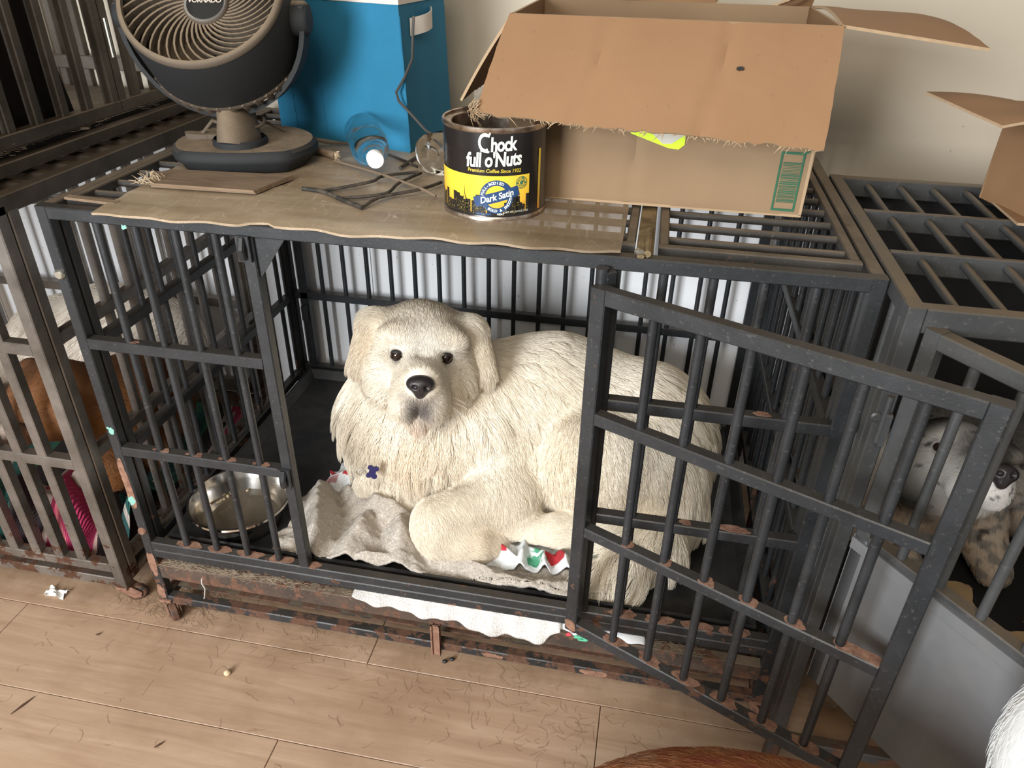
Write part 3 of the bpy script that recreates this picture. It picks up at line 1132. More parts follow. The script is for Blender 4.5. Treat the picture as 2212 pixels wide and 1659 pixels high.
# power lead wound round the neck
cordm = mat('dusty_cord', (0.10, 0.075, 0.05), 0.8)
b = MB()
cp = []
for i in range(40):
    a = math.pi * 1.15 + i / 39 * math.pi * 1.25
    cp.append((0.180 + 0.046 * math.cos(a), 0.287 + 0.034 * math.sin(a), ZT2 + 0.068 + 0.004 * math.sin(a * 2)))
cp = [(0.072, 0.26, ZT2 + 0.004), (0.09, 0.27, ZT2 + 0.02), (0.112, 0.272, ZT2 + 0.045)] + cp + [(0.25, 0.36, ZT2 + 0.03), (0.29, 0.42, ZT2 + 0.006), (0.34, 0.45, ZT2 + 0.003)]
b.tube(cp, 0.0028, 6)
b.build('power_cord', cordm, fan, 60)
b = MB()
b.prism(patch_poly(0.112, 0.272, 0.03, 0.012, 14, 0.25, 4), lambda u, v, q: (u, v, ZT2 + 0.036 + q), 0.012)
b.build('dust_clump', M['fan_dusty'], fan)

# ------------------------------------------------------------------ BLUE STORAGE BIN
bn = thing('storage_bin', (0.33, 0.55, ZT2), 'bright blue fabric storage bin with white rim and side handle', 'bin')
fab = mat('blue_canvas', rough=0.85)
t = NT(fab)
t.color(t.ramp(t.noise(4, 5, 0.6), [(0.3, (0.008, 0.125, 0.235)), (0.7, (0.014, 0.175, 0.315))]))
t.bump(t.noise(700, 2, 0.5, t.coords((1, 1, 2))), 0.35, 0.0006)
whc = mat('white_webbing', (0.62, 0.57, 0.52), 0.9)
t = NT(whc)
t.bump(t.noise(600, 2), 0.5, 0.0006)
P0 = Vector((0.449, 0.413, 0))
e1 = (Vector((0.146, 0.507, 0)) - P0)
e2 = (Vector((0.474, 0.622, 0)) - P0)


def bn_pt(u, v, z):  # u along front (0 = right corner), v to the back
    taper = (z - ZT2) / 0.3 * 0.02
    bul = 0.006 * math.sin(math.pi * min(max(u, 0), 1)) * math.sin(math.pi * min(1, (z - ZT2) / 0.26))
    p = P0 + e1 * (u * (1 - taper) + 0.03 * (z - ZT2) / 0.25) + e2 * v * (1 - taper)
    d = Vector((-e1.y, e1.x, 0)).normalized() * (bul if v < 0.01 else 0)
    return Vector((p.x + d.x, p.y + d.y, z))


def ring_wall(name, z0, z1, m, off=0.0, nz=8, closed_bottom=False, cap=False):
    v, f = [], []
    path = []
    nseg = 12
    for s_ in range(4):
        for i in range(nseg):
            q = i / nseg
            path.append([(q, 0), (1, q), (1 - q, 1), (0, 1 - q)][s_])
    n = len(path)
    cx = bn_pt(0.5, 0.5, 0)
    for j in range(nz + 1):
        z = z0 + (z1 - z0) * j / nz
        for u, w_ in path:
            p = bn_pt(u, w_, z)
            d = (Vector((p.x, p.y, 0)) - Vector((cx.x, cx.y, 0))).normalized()
            v.append(p + d * off)
    f = [(j * n + k, j * n + (k + 1) % n, (j + 1) * n + (k + 1) % n, (j + 1) * n + k) for j in range(nz) for k in range(n)]
    if closed_bottom:
        f.append(tuple(range(n - 1, -1, -1)))
    if cap:
        f.append(tuple(range(nz * n, nz * n + n)))
    b = MB()
    b.add(v, f)
    return b.build(name, m, bn, 40)


ring_wall('body', ZT2, 1.19, fab, 0, 12, True)
ring_wall('rim_band', 1.160, 1.195, whc, 0.002, 3)
ring_wall('lid', 1.193, 1.225, fab, 0.003, 2, False, True)
for u in (0.0, 0.62, 0.86):  # corner and panel seams
    b = MB()
    b.tube([bn_pt(u, 0, ZT2 + 0.004 + k * 0.019) + Vector((0.001, -0.001, 0)) for k in range(13)], 0.0016 if u == 0 else 0.0008, 6)
    b.build('seam', fab, bn, 60)
b = MB()  # webbing handle on the right face
hp = []
for i in range(9):
    q = i / 8
    p = bn_pt(0, 0.18 + 0.46 * q, 1.122 + 0.012 * q)
    out = 0.016 * math.sin(math.pi * q) + 0.002
    hp.append(p + Vector((e2.y, -e2.x, 0)).normalized() * out)
v, f = [], []
for p in hp:
    for dz in (-0.0145, 0.0145):
        v += [p + Vector((0, 0, dz)), p + Vector((0, 0, dz)) + Vector((e2.y, -e2.x, 0)).normalized() * 0.002]
for i in range(8):
    o_ = i * 4
    for q in ((0, 1, 5, 4), (1, 3, 7, 5), (3, 2, 6, 7), (2, 0, 4, 6)):
        f.append(tuple(o_ + e for e in q))
f += [(0, 2, 3, 1), (32, 33, 35, 34)]
b.add(v, f)
b.build('handle', whc, bn, 60)

# cable hanging down the bin
b = MB()
cb = [(0.462, 0.432, 1.142), (0.462, 0.424, 1.120), (0.461, 0.415, 1.075), (0.448, 0.406, 1.045), (0.432, 0.402, 1.020), (0.436, 0.402, 1.005), (0.455, 0.405, 0.985), (0.476, 0.408, 0.962), (0.482, 0.410, 0.955), (0.52, 0.405, 0.934), (0.545, 0.40, 0.918)]
b.tube(cb, 0.0024, 6)
tag(b.build('cable', mat('grey_cable', (0.06, 0.055, 0.05), 0.7), None, 60), 'thin grey cable hanging down the corner of the blue bin', 'cable')

# ------------------------------------------------------------------ CLEAR BOTTLES
pet = mat('clear_plastic', (0.93, 0.95, 0.96), 0.08)
pet.node_tree.nodes['Principled BSDF'].inputs['Transmission Weight'].default_value = 1.0
pet.node_tree.nodes['Principled BSDF'].inputs['IOR'].default_value = 1.12


def bottle(name, p_neck, p_base, r, label, dent=0.0, seed=0):
    a, c = Vector(p_neck), Vector(p_base)
    d = (c - a)
    L = d.length
    rm = Matrix.Translation(a) @ d.to_track_quat('Z', 'Y').to_matrix().to_4x4()
    t_ = thing(name, tuple((a + c) / 2 - Vector((0, 0, r))), label, 'bottle', 'clear drink bottles on the crate roof')
    prof = [(0.0125, 0.0), (0.0125, 0.016), (0.016, 0.022), (r * 0.75, 0.05), (r * 0.97, 0.068), (r, 0.08)]
    z = 0.085
    while z < L - 0.03:
        prof += [(r, z), (r * 0.965, z + 0.004), (r * 0.965, z + 0.010), (r, z + 0.014)]
        z += 0.026
    prof += [(r, L - 0.012), (r * 0.85, L - 0.002), (r * 0.5, L), (r * 0.3, L - 0.008), (0, L - 0.008)]
    b = MB()
    b.lathe(prof, 32, (0, 0, 0), rm)
    if dent:
        P = np.array(b.v)
        nz = np.stack([vnoise(P * 28 + k * 9, seed + k) for k in range(3)], 1)
        P = P + nz * dent
        P[:, 2] = np.maximum(P[:, 2], ZT2 + 0.001)
        b.v = [tuple(p) for p in P]
    b.build('body', pet, t_, 40)
    b = MB()
    b.lathe([(0, -0.003), (0.0135, -0.003), (0.0145, -0.001), (0.0145, 0.012), (0.0132, 0.013)], 24, (0, 0, 0), rm)
    b.build('cap', M['white_plastic'], t_, 40)
    return t_


bottle('plastic_bottle', (0.438, 0.258, ZT2 + 0.026), (0.352, 0.425, ZT2 + 0.034), 0.034, 'clear empty bottle with white cap lying in front of the blue bin')
bottle('plastic_bottle', (0.575, 0.385, ZT2 + 0.034), (0.532, 0.275, ZT2 + 0.035), 0.036, 'crushed clear bottle lying half hidden behind the coffee can', 0.006, 5)
# crumpled clear bag behind the bin
v, f = [], []
for i in range(11):
    for j in range(18):
        th, u = 2 * math.pi * j / 18, i / 10
        r = (0.030 * (1 - 0.75 * u) + 0.006 * math.sin(3 * th + 5 * u)) * (1 if u < 1 else 0.4)
        v.append((0.520 + r * 1.3 * math.cos(th) + 0.02 * u, 0.70 + r * 0.8 * math.sin(th), 0.9055 + 0.135 * u))
nz = np.stack([vnoise(np.array(v) * 55 + k * 5, 40 + k) for k in range(3)], 1) * 0.009
nz[:18, 2] = 0
v = [tuple(p) for p in np.array(v) + nz]
f = [(i * 18 + j, i * 18 + (j + 1) % 18, (i + 1) * 18 + (j + 1) % 18, (i + 1) * 18 + j) for i in range(10) for j in range(18)] + [tuple(range(180, 198))]
b = MB()
b.add(v, f)
bag = mat('cloudy_film', (0.62, 0.57, 0.49), 0.35)
bag.node_tree.nodes['Principled BSDF'].inputs['Alpha'].default_value = 0.55
tag(b.build('plastic_bag', bag), 'crumpled cloudy plastic bag peeking out behind the blue bin', 'bag')

# ------------------------------------------------------------------ BENT BLACK WIRE RACK AND LOOSE WIRES
wr = mat('black_wire', rough=0.7)
t = NT(wr)
t.color(t.ramp(t.noise(60, 4), [(0.4, (0.02, 0.017, 0.014)), (0.7, (0.09, 0.07, 0.05))]))
rk = thing('bent_wire_rack', (0.45, 0.15, ZT2), 'bent black wire rack with three prongs lying before the bottles', 'wire rack')
zz = ZT2 + 0.0035


def wire(name, pts, r, parent=None, lift=None, m=None):
    b = MB()
    # round the corners a little by subdividing
    P = [Vector((x, y, zz + (lift[i] if lift else 0))) for i, (x, y) in enumerate(pts)]
    Q = []
    for i in range(len(P) - 1):
        p0, p1, p2, p3 = P[max(i - 1, 0)], P[i], P[i + 1], P[min(i + 2, len(P) - 1)]
        for k in range(6):
            s_ = k / 6
            Q.append(0.5 * ((2 * p1) + (p2 - p0) * s_ + (2 * p0 - 5 * p1 + 4 * p2 - p3) * s_ ** 2 + (3 * p1 - p0 - 3 * p2 + p3) * s_ ** 3))
    Q.append(P[-1])
    b.tube(Q, r, 7)
    return b.build(name, m or wr, parent, 60)


wire('cross_wire', [(0.353, 0.147), (0.393, 0.139), (0.435, 0.110), (0.480, 0.080)], 0.0036, rk)
for i, p in enumerate(([(0.393, 0.142), (0.427, 0.166), (0.455, 0.194), (0.460, 0.233), (0.507, 0.276)],
          [(0.434, 0.113), (0.493, 0.140), (0.499, 0.196), (0.515, 0.265)],
          [(0.480, 0.084), (0.493, 0.124), (0.540, 0.167), (0.563, 0.222)])):
    wire('prong', p, 0.0026, rk, [0.001, 0.004, 0.006, 0.004, 0.002][:len(p)])
wb2 = mat('brown_wire', (0.16, 0.115, 0.075), 0.8)
tag(wire('loose_wire', [(0.339, 0.315), (0.452, 0.236), (0.540, 0.172), (0.574, 0.150)], 0.0024, None, [0, 0.006, 0.008, 0.004], wb2), 'straight brown wire lying across the bent black rack', 'wire')
tag(wire('loose_wire', [(0.411, 0.385), (0.46, 0.345), (0.493, 0.315)], 0.0026), 'short black wire touching the capped clear bottle', 'wire')
tag(wire('loose_wire', [(0.466, 0.300), (0.469, 0.34), (0.474, 0.384)], 0.0030), 'stubby black wire lying in front of the blue bin corner', 'wire')

# ------------------------------------------------------------------ COFFEE CAN
CX, CY, CRD, CZ0, CZ1 = 0.668, 0.152, 0.0765, ZT2, 1.043
can = thing('coffee_can', (CX, CY, ZT2), 'open black and yellow coffee can reading Chock full o\'Nuts with city skyline', 'can')
tin = mat('worn_tin', rough=0.3, metal=0.95)
t = NT(tin)
t.color(t.ramp(t.noise(50, 5, 0.7), [(0.4, (0.62, 0.55, 0.48)), (0.62, (0.30, 0.21, 0.15))]))
lacq = mat('black_lacquer', (0.014, 0.012, 0.012), 0.22)
b = MB()
H = CZ1 - CZ0
prof = [(CRD - 0.004, 0.0), (CRD + 0.0012, 0.0005), (CRD + 0.0015, 0.004), (CRD, 0.006)]
for k in range(13):
    z = 0.030 + k * 0.0055
    prof.append((CRD - (0.0005 if k % 2 else 0.0), z))
prof += [(CRD, H - 0.03), (CRD, H - 0.007)]
b.lathe(prof, 72, (CX, CY, CZ0))
b.build('body', lacq, can, 60)
b = MB()
b.lathe([(CRD, H - 0.008), (CRD + 0.0016, H - 0.006), (CRD + 0.0018, H - 0.001), (CRD + 0.0008, H), (CRD - 0.002, H - 0.0005), (CRD - 0.003, H - 0.004), (CRD - 0.0115, H - 0.005), (CRD - 0.0125, H - 0.0062), (CRD - 0.0035, H - 0.0075), (CRD - 0.003, 0.004), (0, 0.003)], 72, (CX, CY, CZ0))
b.build('rim', tin, can, 40)
b = MB()
b.lathe([(CRD + 0.0017, 0.0002), (CRD + 0.0019, 0.004), (CRD + 0.0004, 0.0062)], 72, (CX, CY, CZ0))
b.build('bottom_seam', tin, can, 60)
PHI0 = math.atan2(-0.9595 - CY, 0.9032 - CX) - 0.02


def wrap(s_, z, lift=0.0):
    a = PHI0 + s_ / CRD
    r = CRD + 0.0006 + lift
    return (CX + r * math.cos(a), CY + r * math.sin(a), CZ0 + z)


def wrap_poly(b, poly, lift=0.0, step=0.004):
    """2D polygon (s,z), triangulated finely enough to bend round the can"""
    bm = bmesh.new()
    vs = [bm.verts.new((x, y, 0)) for x, y in poly]
    bm.faces.new(vs)
    bmesh.ops.triangulate(bm, faces=bm.faces)
    xs = [p[0] for p in poly]
    x = math.floor(min(xs) / step) * step + step
    while x < max(xs):
        bmesh.ops.bisect_plane(bm, geom=bm.verts[:] + bm.edges[:] + bm.faces[:], plane_co=(x, 0, 0), plane_no=(1, 0, 0))
        x += step
    bm.verts.index_update()
    b.add([wrap(q.co.x, q.co.y, lift) for q in bm.verts], [tuple(q.index for q in fc.verts) for fc in bm.faces])
    bm.free()


yel = mat('yellow_print', rough=0.25)
t = NT(yel)
t.color(t.ramp(t.zpos(), [(CZ0 + 0.008, (0.86, 0.36, 0.045)), (CZ0 + 0.045, (0.86, 0.56, 0.05)), (CZ0 + 0.08, (0.84, 0.60, 0.055))]))
ink_w = mat('white_print', (0.80, 0.83, 0.74), 0.35)
ink_b = mat('blue_print', (0.022, 0.060, 0.16), 0.3)
ink_k = mat('black_print', (0.018, 0.016, 0.014), 0.3)
ink_y = mat('gold_print', (0.50, 0.38, 0.04), 0.4)
ink_g = mat('green_print', (0.05, 0.16, 0.10), 0.4)
b = MB()
YT = 0.0665
wrap_poly(b, [(-0.118, 0.008), (0.0545, 0.008), (0.0545, YT), (-0.118, YT)], 0.0)
wrap_poly(b, [(0.074, 0.010), (0.0795, 0.010), (0.0795, 0.098), (0.074, 0.098)], 0.0)
b.build('label_band', yel, can)
# skyline
b = MB()
q = random.Random(3)
x = -0.115
sky = [(-0.115, 0.008)]
while x < 0.0543:
    wd = q.uniform(0.004, 0.009)
    h = 0.023 + q.uniform(0.0, 0.017) + (0.008 if q.random() < 0.3 else 0)
    if -0.012 < x < 0.012:
        h = q.uniform(0.014, 0.020)
    x2 = min(x + wd, 0.0543)
    sky += [(x, h), (x2, h)]
    if q.random() < 0.45 and x2 + 0.002 < 0.0543:
        sky += [(x2, 0.012), (x2 + 0.0016, 0.012)]
        x2 += 0.0016
    x = x2
sky += [(0.0543, 0.008)]
wrap_poly(b, sky, 0.0003)
for sx, top, m_ in ((-0.045, 0.052, 0), (0.034, 0.046, 0)):
    wrap_poly(b, [(sx - 0.005, 0.01), (sx + 0.005, 0.01), (sx + 0.005, 0.027), (sx + 0.0025, 0.033), (sx + 0.0005, 0.038), (sx, top), (sx - 0.0005, 0.038), (sx - 0.0025, 0.033), (sx - 0.005, 0.027)], 0.0003)
b.build('skyline', ink_k, can)
b = MB()
wrap_poly(b, [(-0.047, 0.029), (-0.043, 0.029), (-0.0443, 0.037), (-0.0457, 0.037)], 0.0006)
for k in range(260):
    sx, sz = q.uniform(-0.11, 0.053), q.uniform(0.010, 0.028)
    if not (-0.010 < sx < 0.014):
        wrap_poly(b, [(sx, sz), (sx + 0.0006, sz), (sx + 0.0006, sz + 0.0008), (sx, sz + 0.0008)], 0.0006)
o = b.build('lit_windows', ink_y, can)
o['kind'] = 'stuff'


def ring_poly(b, cx, cz, r0, r1, lift, a0=0, a1=2 * math.pi, n=40, sq=1.0):
    for i in range(n):
        t0, t1 = a0 + (a1 - a0) * i / n, a0 + (a1 - a0) * (i + 1) / n
        P = [(cx + r * math.cos(t_), cz + r * sq * math.sin(t_)) for r, t_ in ((r0, t0), (r1, t0), (r1, t1), (r0, t1))]
        b.add([wrap(*p, lift) for p in P], [(0, 1, 2, 3)])


def rot2(poly, a, cx, cz):
    return [(cx + x * math.cos(a) - y * math.sin(a), cz + x * math.sin(a) + y * math.cos(a)) for x, y in poly]


def can_text(name, s, size, cx, cz, m, lift=0.0009, bold=0.0, shear=0.0, spacing=1.0, rot=0.0, sx=1.0):
    tv, tf = text_mesh(s, size, bold, shear, spacing)
    b = MB()
    b.add([wrap(*rot2([(x * sx, y)], rot, cx, cz)[0], lift) for x, y in tv], tf)
    return b.build(name, m, can)


def arc_text(s, size, cx, cz, r, a_mid, da, m, flip=False):
    b = MB()
    n = len(s)
    for i, ch in enumerate(s):
        if ch == ' ':
            continue
        a = a_mid + (i - (n - 1) / 2) * da * (1 if flip else -1)
        tv, tf = text_mesh(ch, size, 0.0002)
        th = a + (math.pi / 2 if flip else -math.pi / 2)
        P = rot2(tv, th, cx + r * math.cos(a), cz + r * math.sin(a))
        b.add([wrap(x, y, 0.0011) for x, y in P], tf)
    return b.build('lettering', m, can)


BX, BZ = 0.0035, 0.0365
b = MB()
ring_poly(b, BX, BZ, 0.0165, 0.0243, 0.0006)
wrap_poly(b, rot2([(-0.0335, -0.0075), (0.0335, -0.0075), (0.0335, 0.0075), (-0.0335, 0.0075)], 0.26, BX, BZ), 0.0007)
wrap_poly(b, [(-0.026, 0.0095), (-0.004, 0.0095), (-0.004, 0.0125), (-0.026, 0.0125)], 0.0006)
b.build('roundel', ink_b, can)
can_text('lettering', 'Dark Satin', 0.0128, BX, BZ, ink_w, 0.0010, 0.0003, 0.25, 0.98, 0.26, 0.93)
arc_text('FULL-BODIED', 0.0054, BX, BZ, 0.0204, math.radians(118), 0.185, ink_w)
arc_text('BOLD & SMOOTH', 0.0054, BX, BZ, 0.0204, math.radians(-62), 0.175, ink_w, True)
can_text('lettering', 'hock', 0.0270, 0.0125, 0.1100, ink_w, 0.0009, 0.0008, 0.12, 0.92, 0.05, 0.72)
can_text('lettering', 'full o\'Nuts', 0.0275, -0.001, 0.0885, ink_w, 0.0009, 0.0008, 0.16, 0.95, 0.05, 0.74)
b = MB()   # the tall looped C
ring_poly(b, -0.0125, 0.1125, 0.0062, 0.0098, 0.0009, math.radians(62), math.radians(300), 26, 1.35)
wrap_poly(b, [(-0.0095, 0.1215), (-0.006, 0.1275), (-0.0045, 0.1255), (-0.007, 0.1195)], 0.0009)
wrap_poly(b, [(-0.020, 0.1005), (-0.008, 0.0985), (-0.006, 0.1010), (-0.018, 0.1030)], 0.0009)
b.build('lettering', ink_w, can)
can_text('lettering', 'Premium Coffee Since 1932', 0.0070, 0.0, 0.0735, ink_y, 0.0009, 0.0002, 0.15, 0.98)
can_text('lettering', 'HEAT', 0.0042, 0.0095, 0.0112, ink_w, 0.0009, 0.0001, 0.2)
can_text('lettering', 'NET WT 26.0 OZ (737g)', 0.0036, 0.034, 0.0138, ink_w, 0.0009)
GX, GZ = 0.0405, 0.0555
b = MB()
ring_poly(b, GX, GZ, 0.0048, 0.0088, 0.0006)
wrap_poly(b, patch_poly(GX, GZ, 0.003, 0.003, 10, 0.3, 2), 0.0007)
b.build('seal', ink_g, can)
arc_text('STEEL CAN', 0.0030, GX, GZ, 0.0068, math.radians(90), 0.33, yel)
arc_text('RECYCLES', 0.0028, GX, GZ, 0.0068, math.radians(-90), 0.33, yel, True)

# ------------------------------------------------------------------ CARTONS
cbm = mat('cardboard', rough=0.85)
t = NT(cbm)
c = t.ramp(t.noise(3, 5, 0.6), [(0.3, (0.215, 0.116, 0.053)), (0.7, (0.262, 0.148, 0.072))])
stp = t.n('ShaderNodeTexWave', wave_type='BANDS', bands_direction='X')
stp.inputs['Scale'].default_value = 60
stp.inputs['Distortion'].default_value = 1.0
c = t.mix(t.math('MULTIPLY', stp.outputs[1], 0.06), c, (0.25, 0.14, 0.07))
sp = t.ramp(t.noise(100, 2, 0.5), [(0.70, B3(0)), (0.74, B3(0.35))])
t.color(t.mix(sp, c, (0.16, 0.09, 0.05)))
t.bump(stp.outputs[1], 0.08, 0.0006)
cbd = mat('cardboard_grey_side', rough=0.9)
t = NT(cbd)
t.color(t.ramp(t.noise(3.5, 6, 0.6), [(0.3, (0.205, 0.132, 0.072)), (0.7, (0.265, 0.178, 0.102))]))
torn = mat('torn_cardboard', (0.38, 0.27, 0.165), 0.95)


def panel(name, parent, corners, m, th=0.004, jag=(0, 0, 0, 0), seed=0, amp=0.004, crease=(), bend=0.0):
    """four cornered cardboard sheet; jag[i] roughens edge i (torn); creases dent it along u"""
    A, Bc, Cc, D = [Vector(p) for p in corners]
    nu, nv = 44, 14
    nrm = (Bc - A).cross(D - A).normalized()
    q = np.random.RandomState(seed)
    e = [np.cumsum(q.randn(n + 1)) * 0.22 + q.randn(n + 1) * 0.55 for n in (nu, nv, nu, nv)]
    e = [x - np.linspace(x[0], x[-1], len(x)) for x in e]
    v = []
    for j in range(nv + 1):
        for i in range(nu + 1):
            u, w_ = i / nu, j / nv
            p = A * (1 - u) * (1 - w_) + Bc * u * (1 - w_) + Cc * u * w_ + D * (1 - u) * w_
            off = Vector((0, 0, 0))
            vd, ud = (D - A).normalized(), (Bc - A).normalized()
            if jag[0] and j == 0:
                off += vd * (e[0][i] * amp * jag[0])
            if jag[2] and j == nv:
                off += vd * (e[2][i] * amp * jag[2])
            if jag[1] and i == nu:
                off += ud * (e[1][j] * amp * jag[1])
            if jag[3] and i == 0:
                off += ud * (e[3][j] * amp * jag[3])
            dn = bend * math.sin(math.pi * w_) + 0.0012 * math.sin(u * 9 + seed) * math.sin(w_ * 3)
            for cu in crease:
                dn -= 0.0040 * math.exp(-((u - cu - 0.03 * w_) / 0.012) ** 2)
            v.append(p + off + nrm * dn)
    n1 = len(v)
    v += [p - nrm * th for p in v]
    f = [(j * (nu + 1) + i, j * (nu + 1) + i + 1, (j + 1) * (nu + 1) + i + 1, (j + 1) * (nu + 1) + i) for j in range(nv) for i in range(nu)]
    f += [tuple(reversed([k + n1 for k in x])) for x in f]
    rim = list(range(nu + 1)) + [j * (nu + 1) + nu for j in range(1, nv + 1)] + [nv * (nu + 1) + i for i in range(nu - 1, -1, -1)] + [j * (nu + 1) for j in range(nv - 1, 0, -1)]
    nf = len(f)
    f += [(a, a + n1, b_ + n1, b_) for a, b_ in zip(rim, rim[1:] + rim[:1])]
    b = MB()
    b.add(v, f)
    b.mi = [0] * nf + [1] * (len(f) - nf)
    return b.build(name, [m, torn], parent, 35)


bx = thing('cardboard_box', (0.9, 0.35, ZS), 'large open cardboard box on the crate roof, front flap hanging down', 'box')
X0, X1, Y0, Y1, Z0b, Z1b = 0.678, 1.130, 0.207, 0.500, 0.9125, 1.1735
panel('front_panel', bx, [(X0, Y0, Z0b), (X1, Y0, Z0b), (X1 + 0.002, Y0, Z1b), (X0 - 0.002, Y0, Z1b)], cbd, 0.004, crease=(0.42,), seed=1)
panel('back_panel', bx, [(X1, Y1, Z0b), (X0, Y1, Z0b), (X0, Y1, Z1b), (X1, Y1, Z1b)], cbd, 0.004, seed=2)
panel('left_panel', bx, [(X0, Y1, Z0b), (X0, Y0, Z0b), (X0, Y0, Z1b), (X0, Y1, Z1b)], cbm, 0.004, seed=3)
panel('right_panel', bx, [(X1, Y0, Z0b), (X1, Y1, Z0b), (X1, Y1, Z1b), (X1, Y0, Z1b)], cbm, 0.004, seed=4)
panel('bottom_panel', bx, [(X0, Y0, Z0b + 0.001), (X1, Y0, Z0b + 0.001), (X1, Y1, Z0b + 0.001), (X0, Y1, Z0b + 0.001)], cbm, 0.004, seed=5)
panel('front_flap', bx, [(X0 - 0.033, 0.122, 1.052), (X1 - 0.008, 0.112, 1.033), (X1 + 0.001, Y0 - 0.001, Z1b), (X0 - 0.002, Y0 - 0.001, Z1b)], cbm, 0.004, (0.7, 0.12, 0, 0.2), 11, 0.0035, (0.30, 0.66), 0.006)
panel('left_flap', bx, [(X0, Y0 + 0.004, Z1b), (X0, Y1 - 0.004, Z1b), (X0 - 0.078, Y1 - 0.02, 1.052), (X0 - 0.080, Y0 + 0.01, 1.050)], cbd, 0.004, (0, 0, 0.6, 0), 12, 0.004, (), 0.003)
panel('right_flap', bx, [(X1, Y0 + 0.004, Z1b + 0.001), (X1 + 0.20, Y0 + 0.035, 1.150), (X1 + 0.155, Y1 - 0.04, 1.172), (X1, Y1 - 0.004, Z1b + 0.001)], cbm, 0.004, (0.3, 0.3, 0.2, 0), 13, 0.003, (), 0.008)
panel('back_flap', bx, [(X0 + 0.01, Y1, Z1b), (X0 + 0.15, Y1, Z1b), (X0 + 0.16, Y1 - 0.05, Z1b + 0.028), (X0 + 0.045, Y1 - 0.03, Z1b + 0.03)], cbm, 0.004, (0, 0.8, 1.0, 0.4), 14, 0.006)
panel('back_flap', bx, [(X0 + 0.15, Y1, Z1b - 0.002), (X0 + 0.30, Y1, Z1b - 0.002), (X0 + 0.29, Y1 + 0.02, Z1b + 0.012), (X0 + 0.17, Y1 - 0.015, Z1b + 0.018)], cbm, 0.004, (0, 1, 1.0, 0.4), 15, 0.007)
panel('back_flap', bx, [(X1 - 0.06, Y1, Z1b - 0.002), (X1, Y1, Z1b - 0.002), (X1, Y1 - 0.02, Z1b + 0.016), (X1 - 0.03, Y1 - 0.02, Z1b + 0.012)], cbm, 0.004, (0, 0, 1.0, 0.8), 16, 0.005)
# torn fibres along the flap's lower edge
b = MB()
for k in range(120):
    u = rnd.random()
    p = Vector((X0 - 0.033, 0.123, 1.051)) * (1 - u) + Vector((X1 - 0.008, 0.113, 1.032)) * u
    d = Vector((rnd.uniform(-1, 1), rnd.uniform(-0.6, 0.6), rnd.uniform(-1.2, -0.1))) * rnd.uniform(0.002, 0.010 if rnd.random() < 0.85 else 0.02)
    b.tube([p, p + d * 0.5 + Vector((rnd.uniform(-1, 1) * 0.002, 0, 0)), p + d], [0.0008, 0.0006, 0.0002], 4)
for k in range(26):
    p = Vector((X0 - 0.034 + rnd.uniform(0, 0.008), 0.123, 1.052 + rnd.uniform(0, 0.02)))
    d = Vector((rnd.uniform(-1, 0.3), rnd.uniform(-0.6, 0.6), rnd.uniform(-1.5, -0.3))) * 0.018
    b.tube([p, p + d * 0.5 + Vector((-0.004, 0, 0)), p + d + Vector((0.006, 0, 0))], [0.0007, 0.0006, 0.0002], 4)
o = b.build('torn_fibres', torn, bx)
o['kind'] = 'stuff'


def flat(b, poly, y, th=-0.0006):
    b.prism(poly, lambda u, v, q: (u, y + q, v), th)


lime = mat('lime_sticker', (0.62, 0.85, 0.02), 0.5)
b = MB()
flat(b, [(0.858, 1.070), (0.945, 1.066), (0.944, 1.006), (0.936, 0.999), (0.921, 1.000), (0.864, 1.018), (0.858, 1.026)], Y0 - 0.0008)
b.build('lime_sticker', lime, bx)
b = MB()
flat(b, [(0.880, 1.068), (0.962, 1.064), (0.955, 1.030), (0.925, 1.007), (0.912, 1.006), (0.890, 1.024)], Y0 - 0.0018)
b.build('torn_sticker', mat('torn_white_paper', (0.55, 0.53, 0.46), 0.9), bx)
# green barcode box
bgm = mat('green_ink', (0.020, 0.11, 0.055), 0.7)
b = MB()
q = random.Random(8)
bx0, bx1, bz0, bz1 = 1.084, 1.118, 0.918, 1.006
for z in (bz0, bz1 - 0.0035):
    flat(b, [(bx0, z), (bx1, z), (bx1, z + 0.0035), (bx0, z + 0.0035)], Y0 - 0.0008)
for x in (bx0, bx1 - 0.003):
    flat(b, [(x, bz0), (x + 0.003, bz0), (x + 0.003, bz1), (x, bz1)], Y0 - 0.0009)
z = bz0 + 0.013
while z < bz1 - 0.016:
    h = q.choice((0.0007, 0.0007, 0.0012, 0.0018))
    flat(b, [(bx0 + 0.005, z), (bx1 - 0.004, z), (bx1 - 0.004, z + h), (bx0 + 0.005, z + h)], Y0 - 0.0008)
    z += h + q.choice((0.0008, 0.0011, 0.0016))
flat(b, [(bx1 - 0.003, bz1 - 0.004), (bx1 + 0.005, bz1 + 0.001), (bx1 + 0.004, bz1 + 0.003), (bx1 - 0.003, bz1)], Y0 - 0.0011)
o = b.build('barcode_print', bgm, bx)
o['kind'] = 'stuff'
b = MB()
A_, B_, C_, D_ = Vector((X0 - 0.033, 0.122, 1.052)), Vector((X1 - 0.008, 0.112, 1.033)), Vector((X1 + 0.001, Y0, Z1b)), Vector((X0 - 0.002, Y0, Z1b))
p = (A_ * 0.27 + B_ * 0.73) * 0.42 + (D_ * 0.27 + C_ * 0.73) * 0.58
nr = (B_ - A_).cross(D_ - A_).normalized()
ux_, uy_ = (B_ - A_).normalized(), (D_ - A_).normalized()
b.prism(patch_poly(0, 0, 0.0042, 0.0026, 10, 0.35, 3), lambda u, v, q: p + ux_ * u + uy_ * v + nr * (0.0070 + q), 0.002)
b.build('dark_spot', M['black_plastic'], bx)

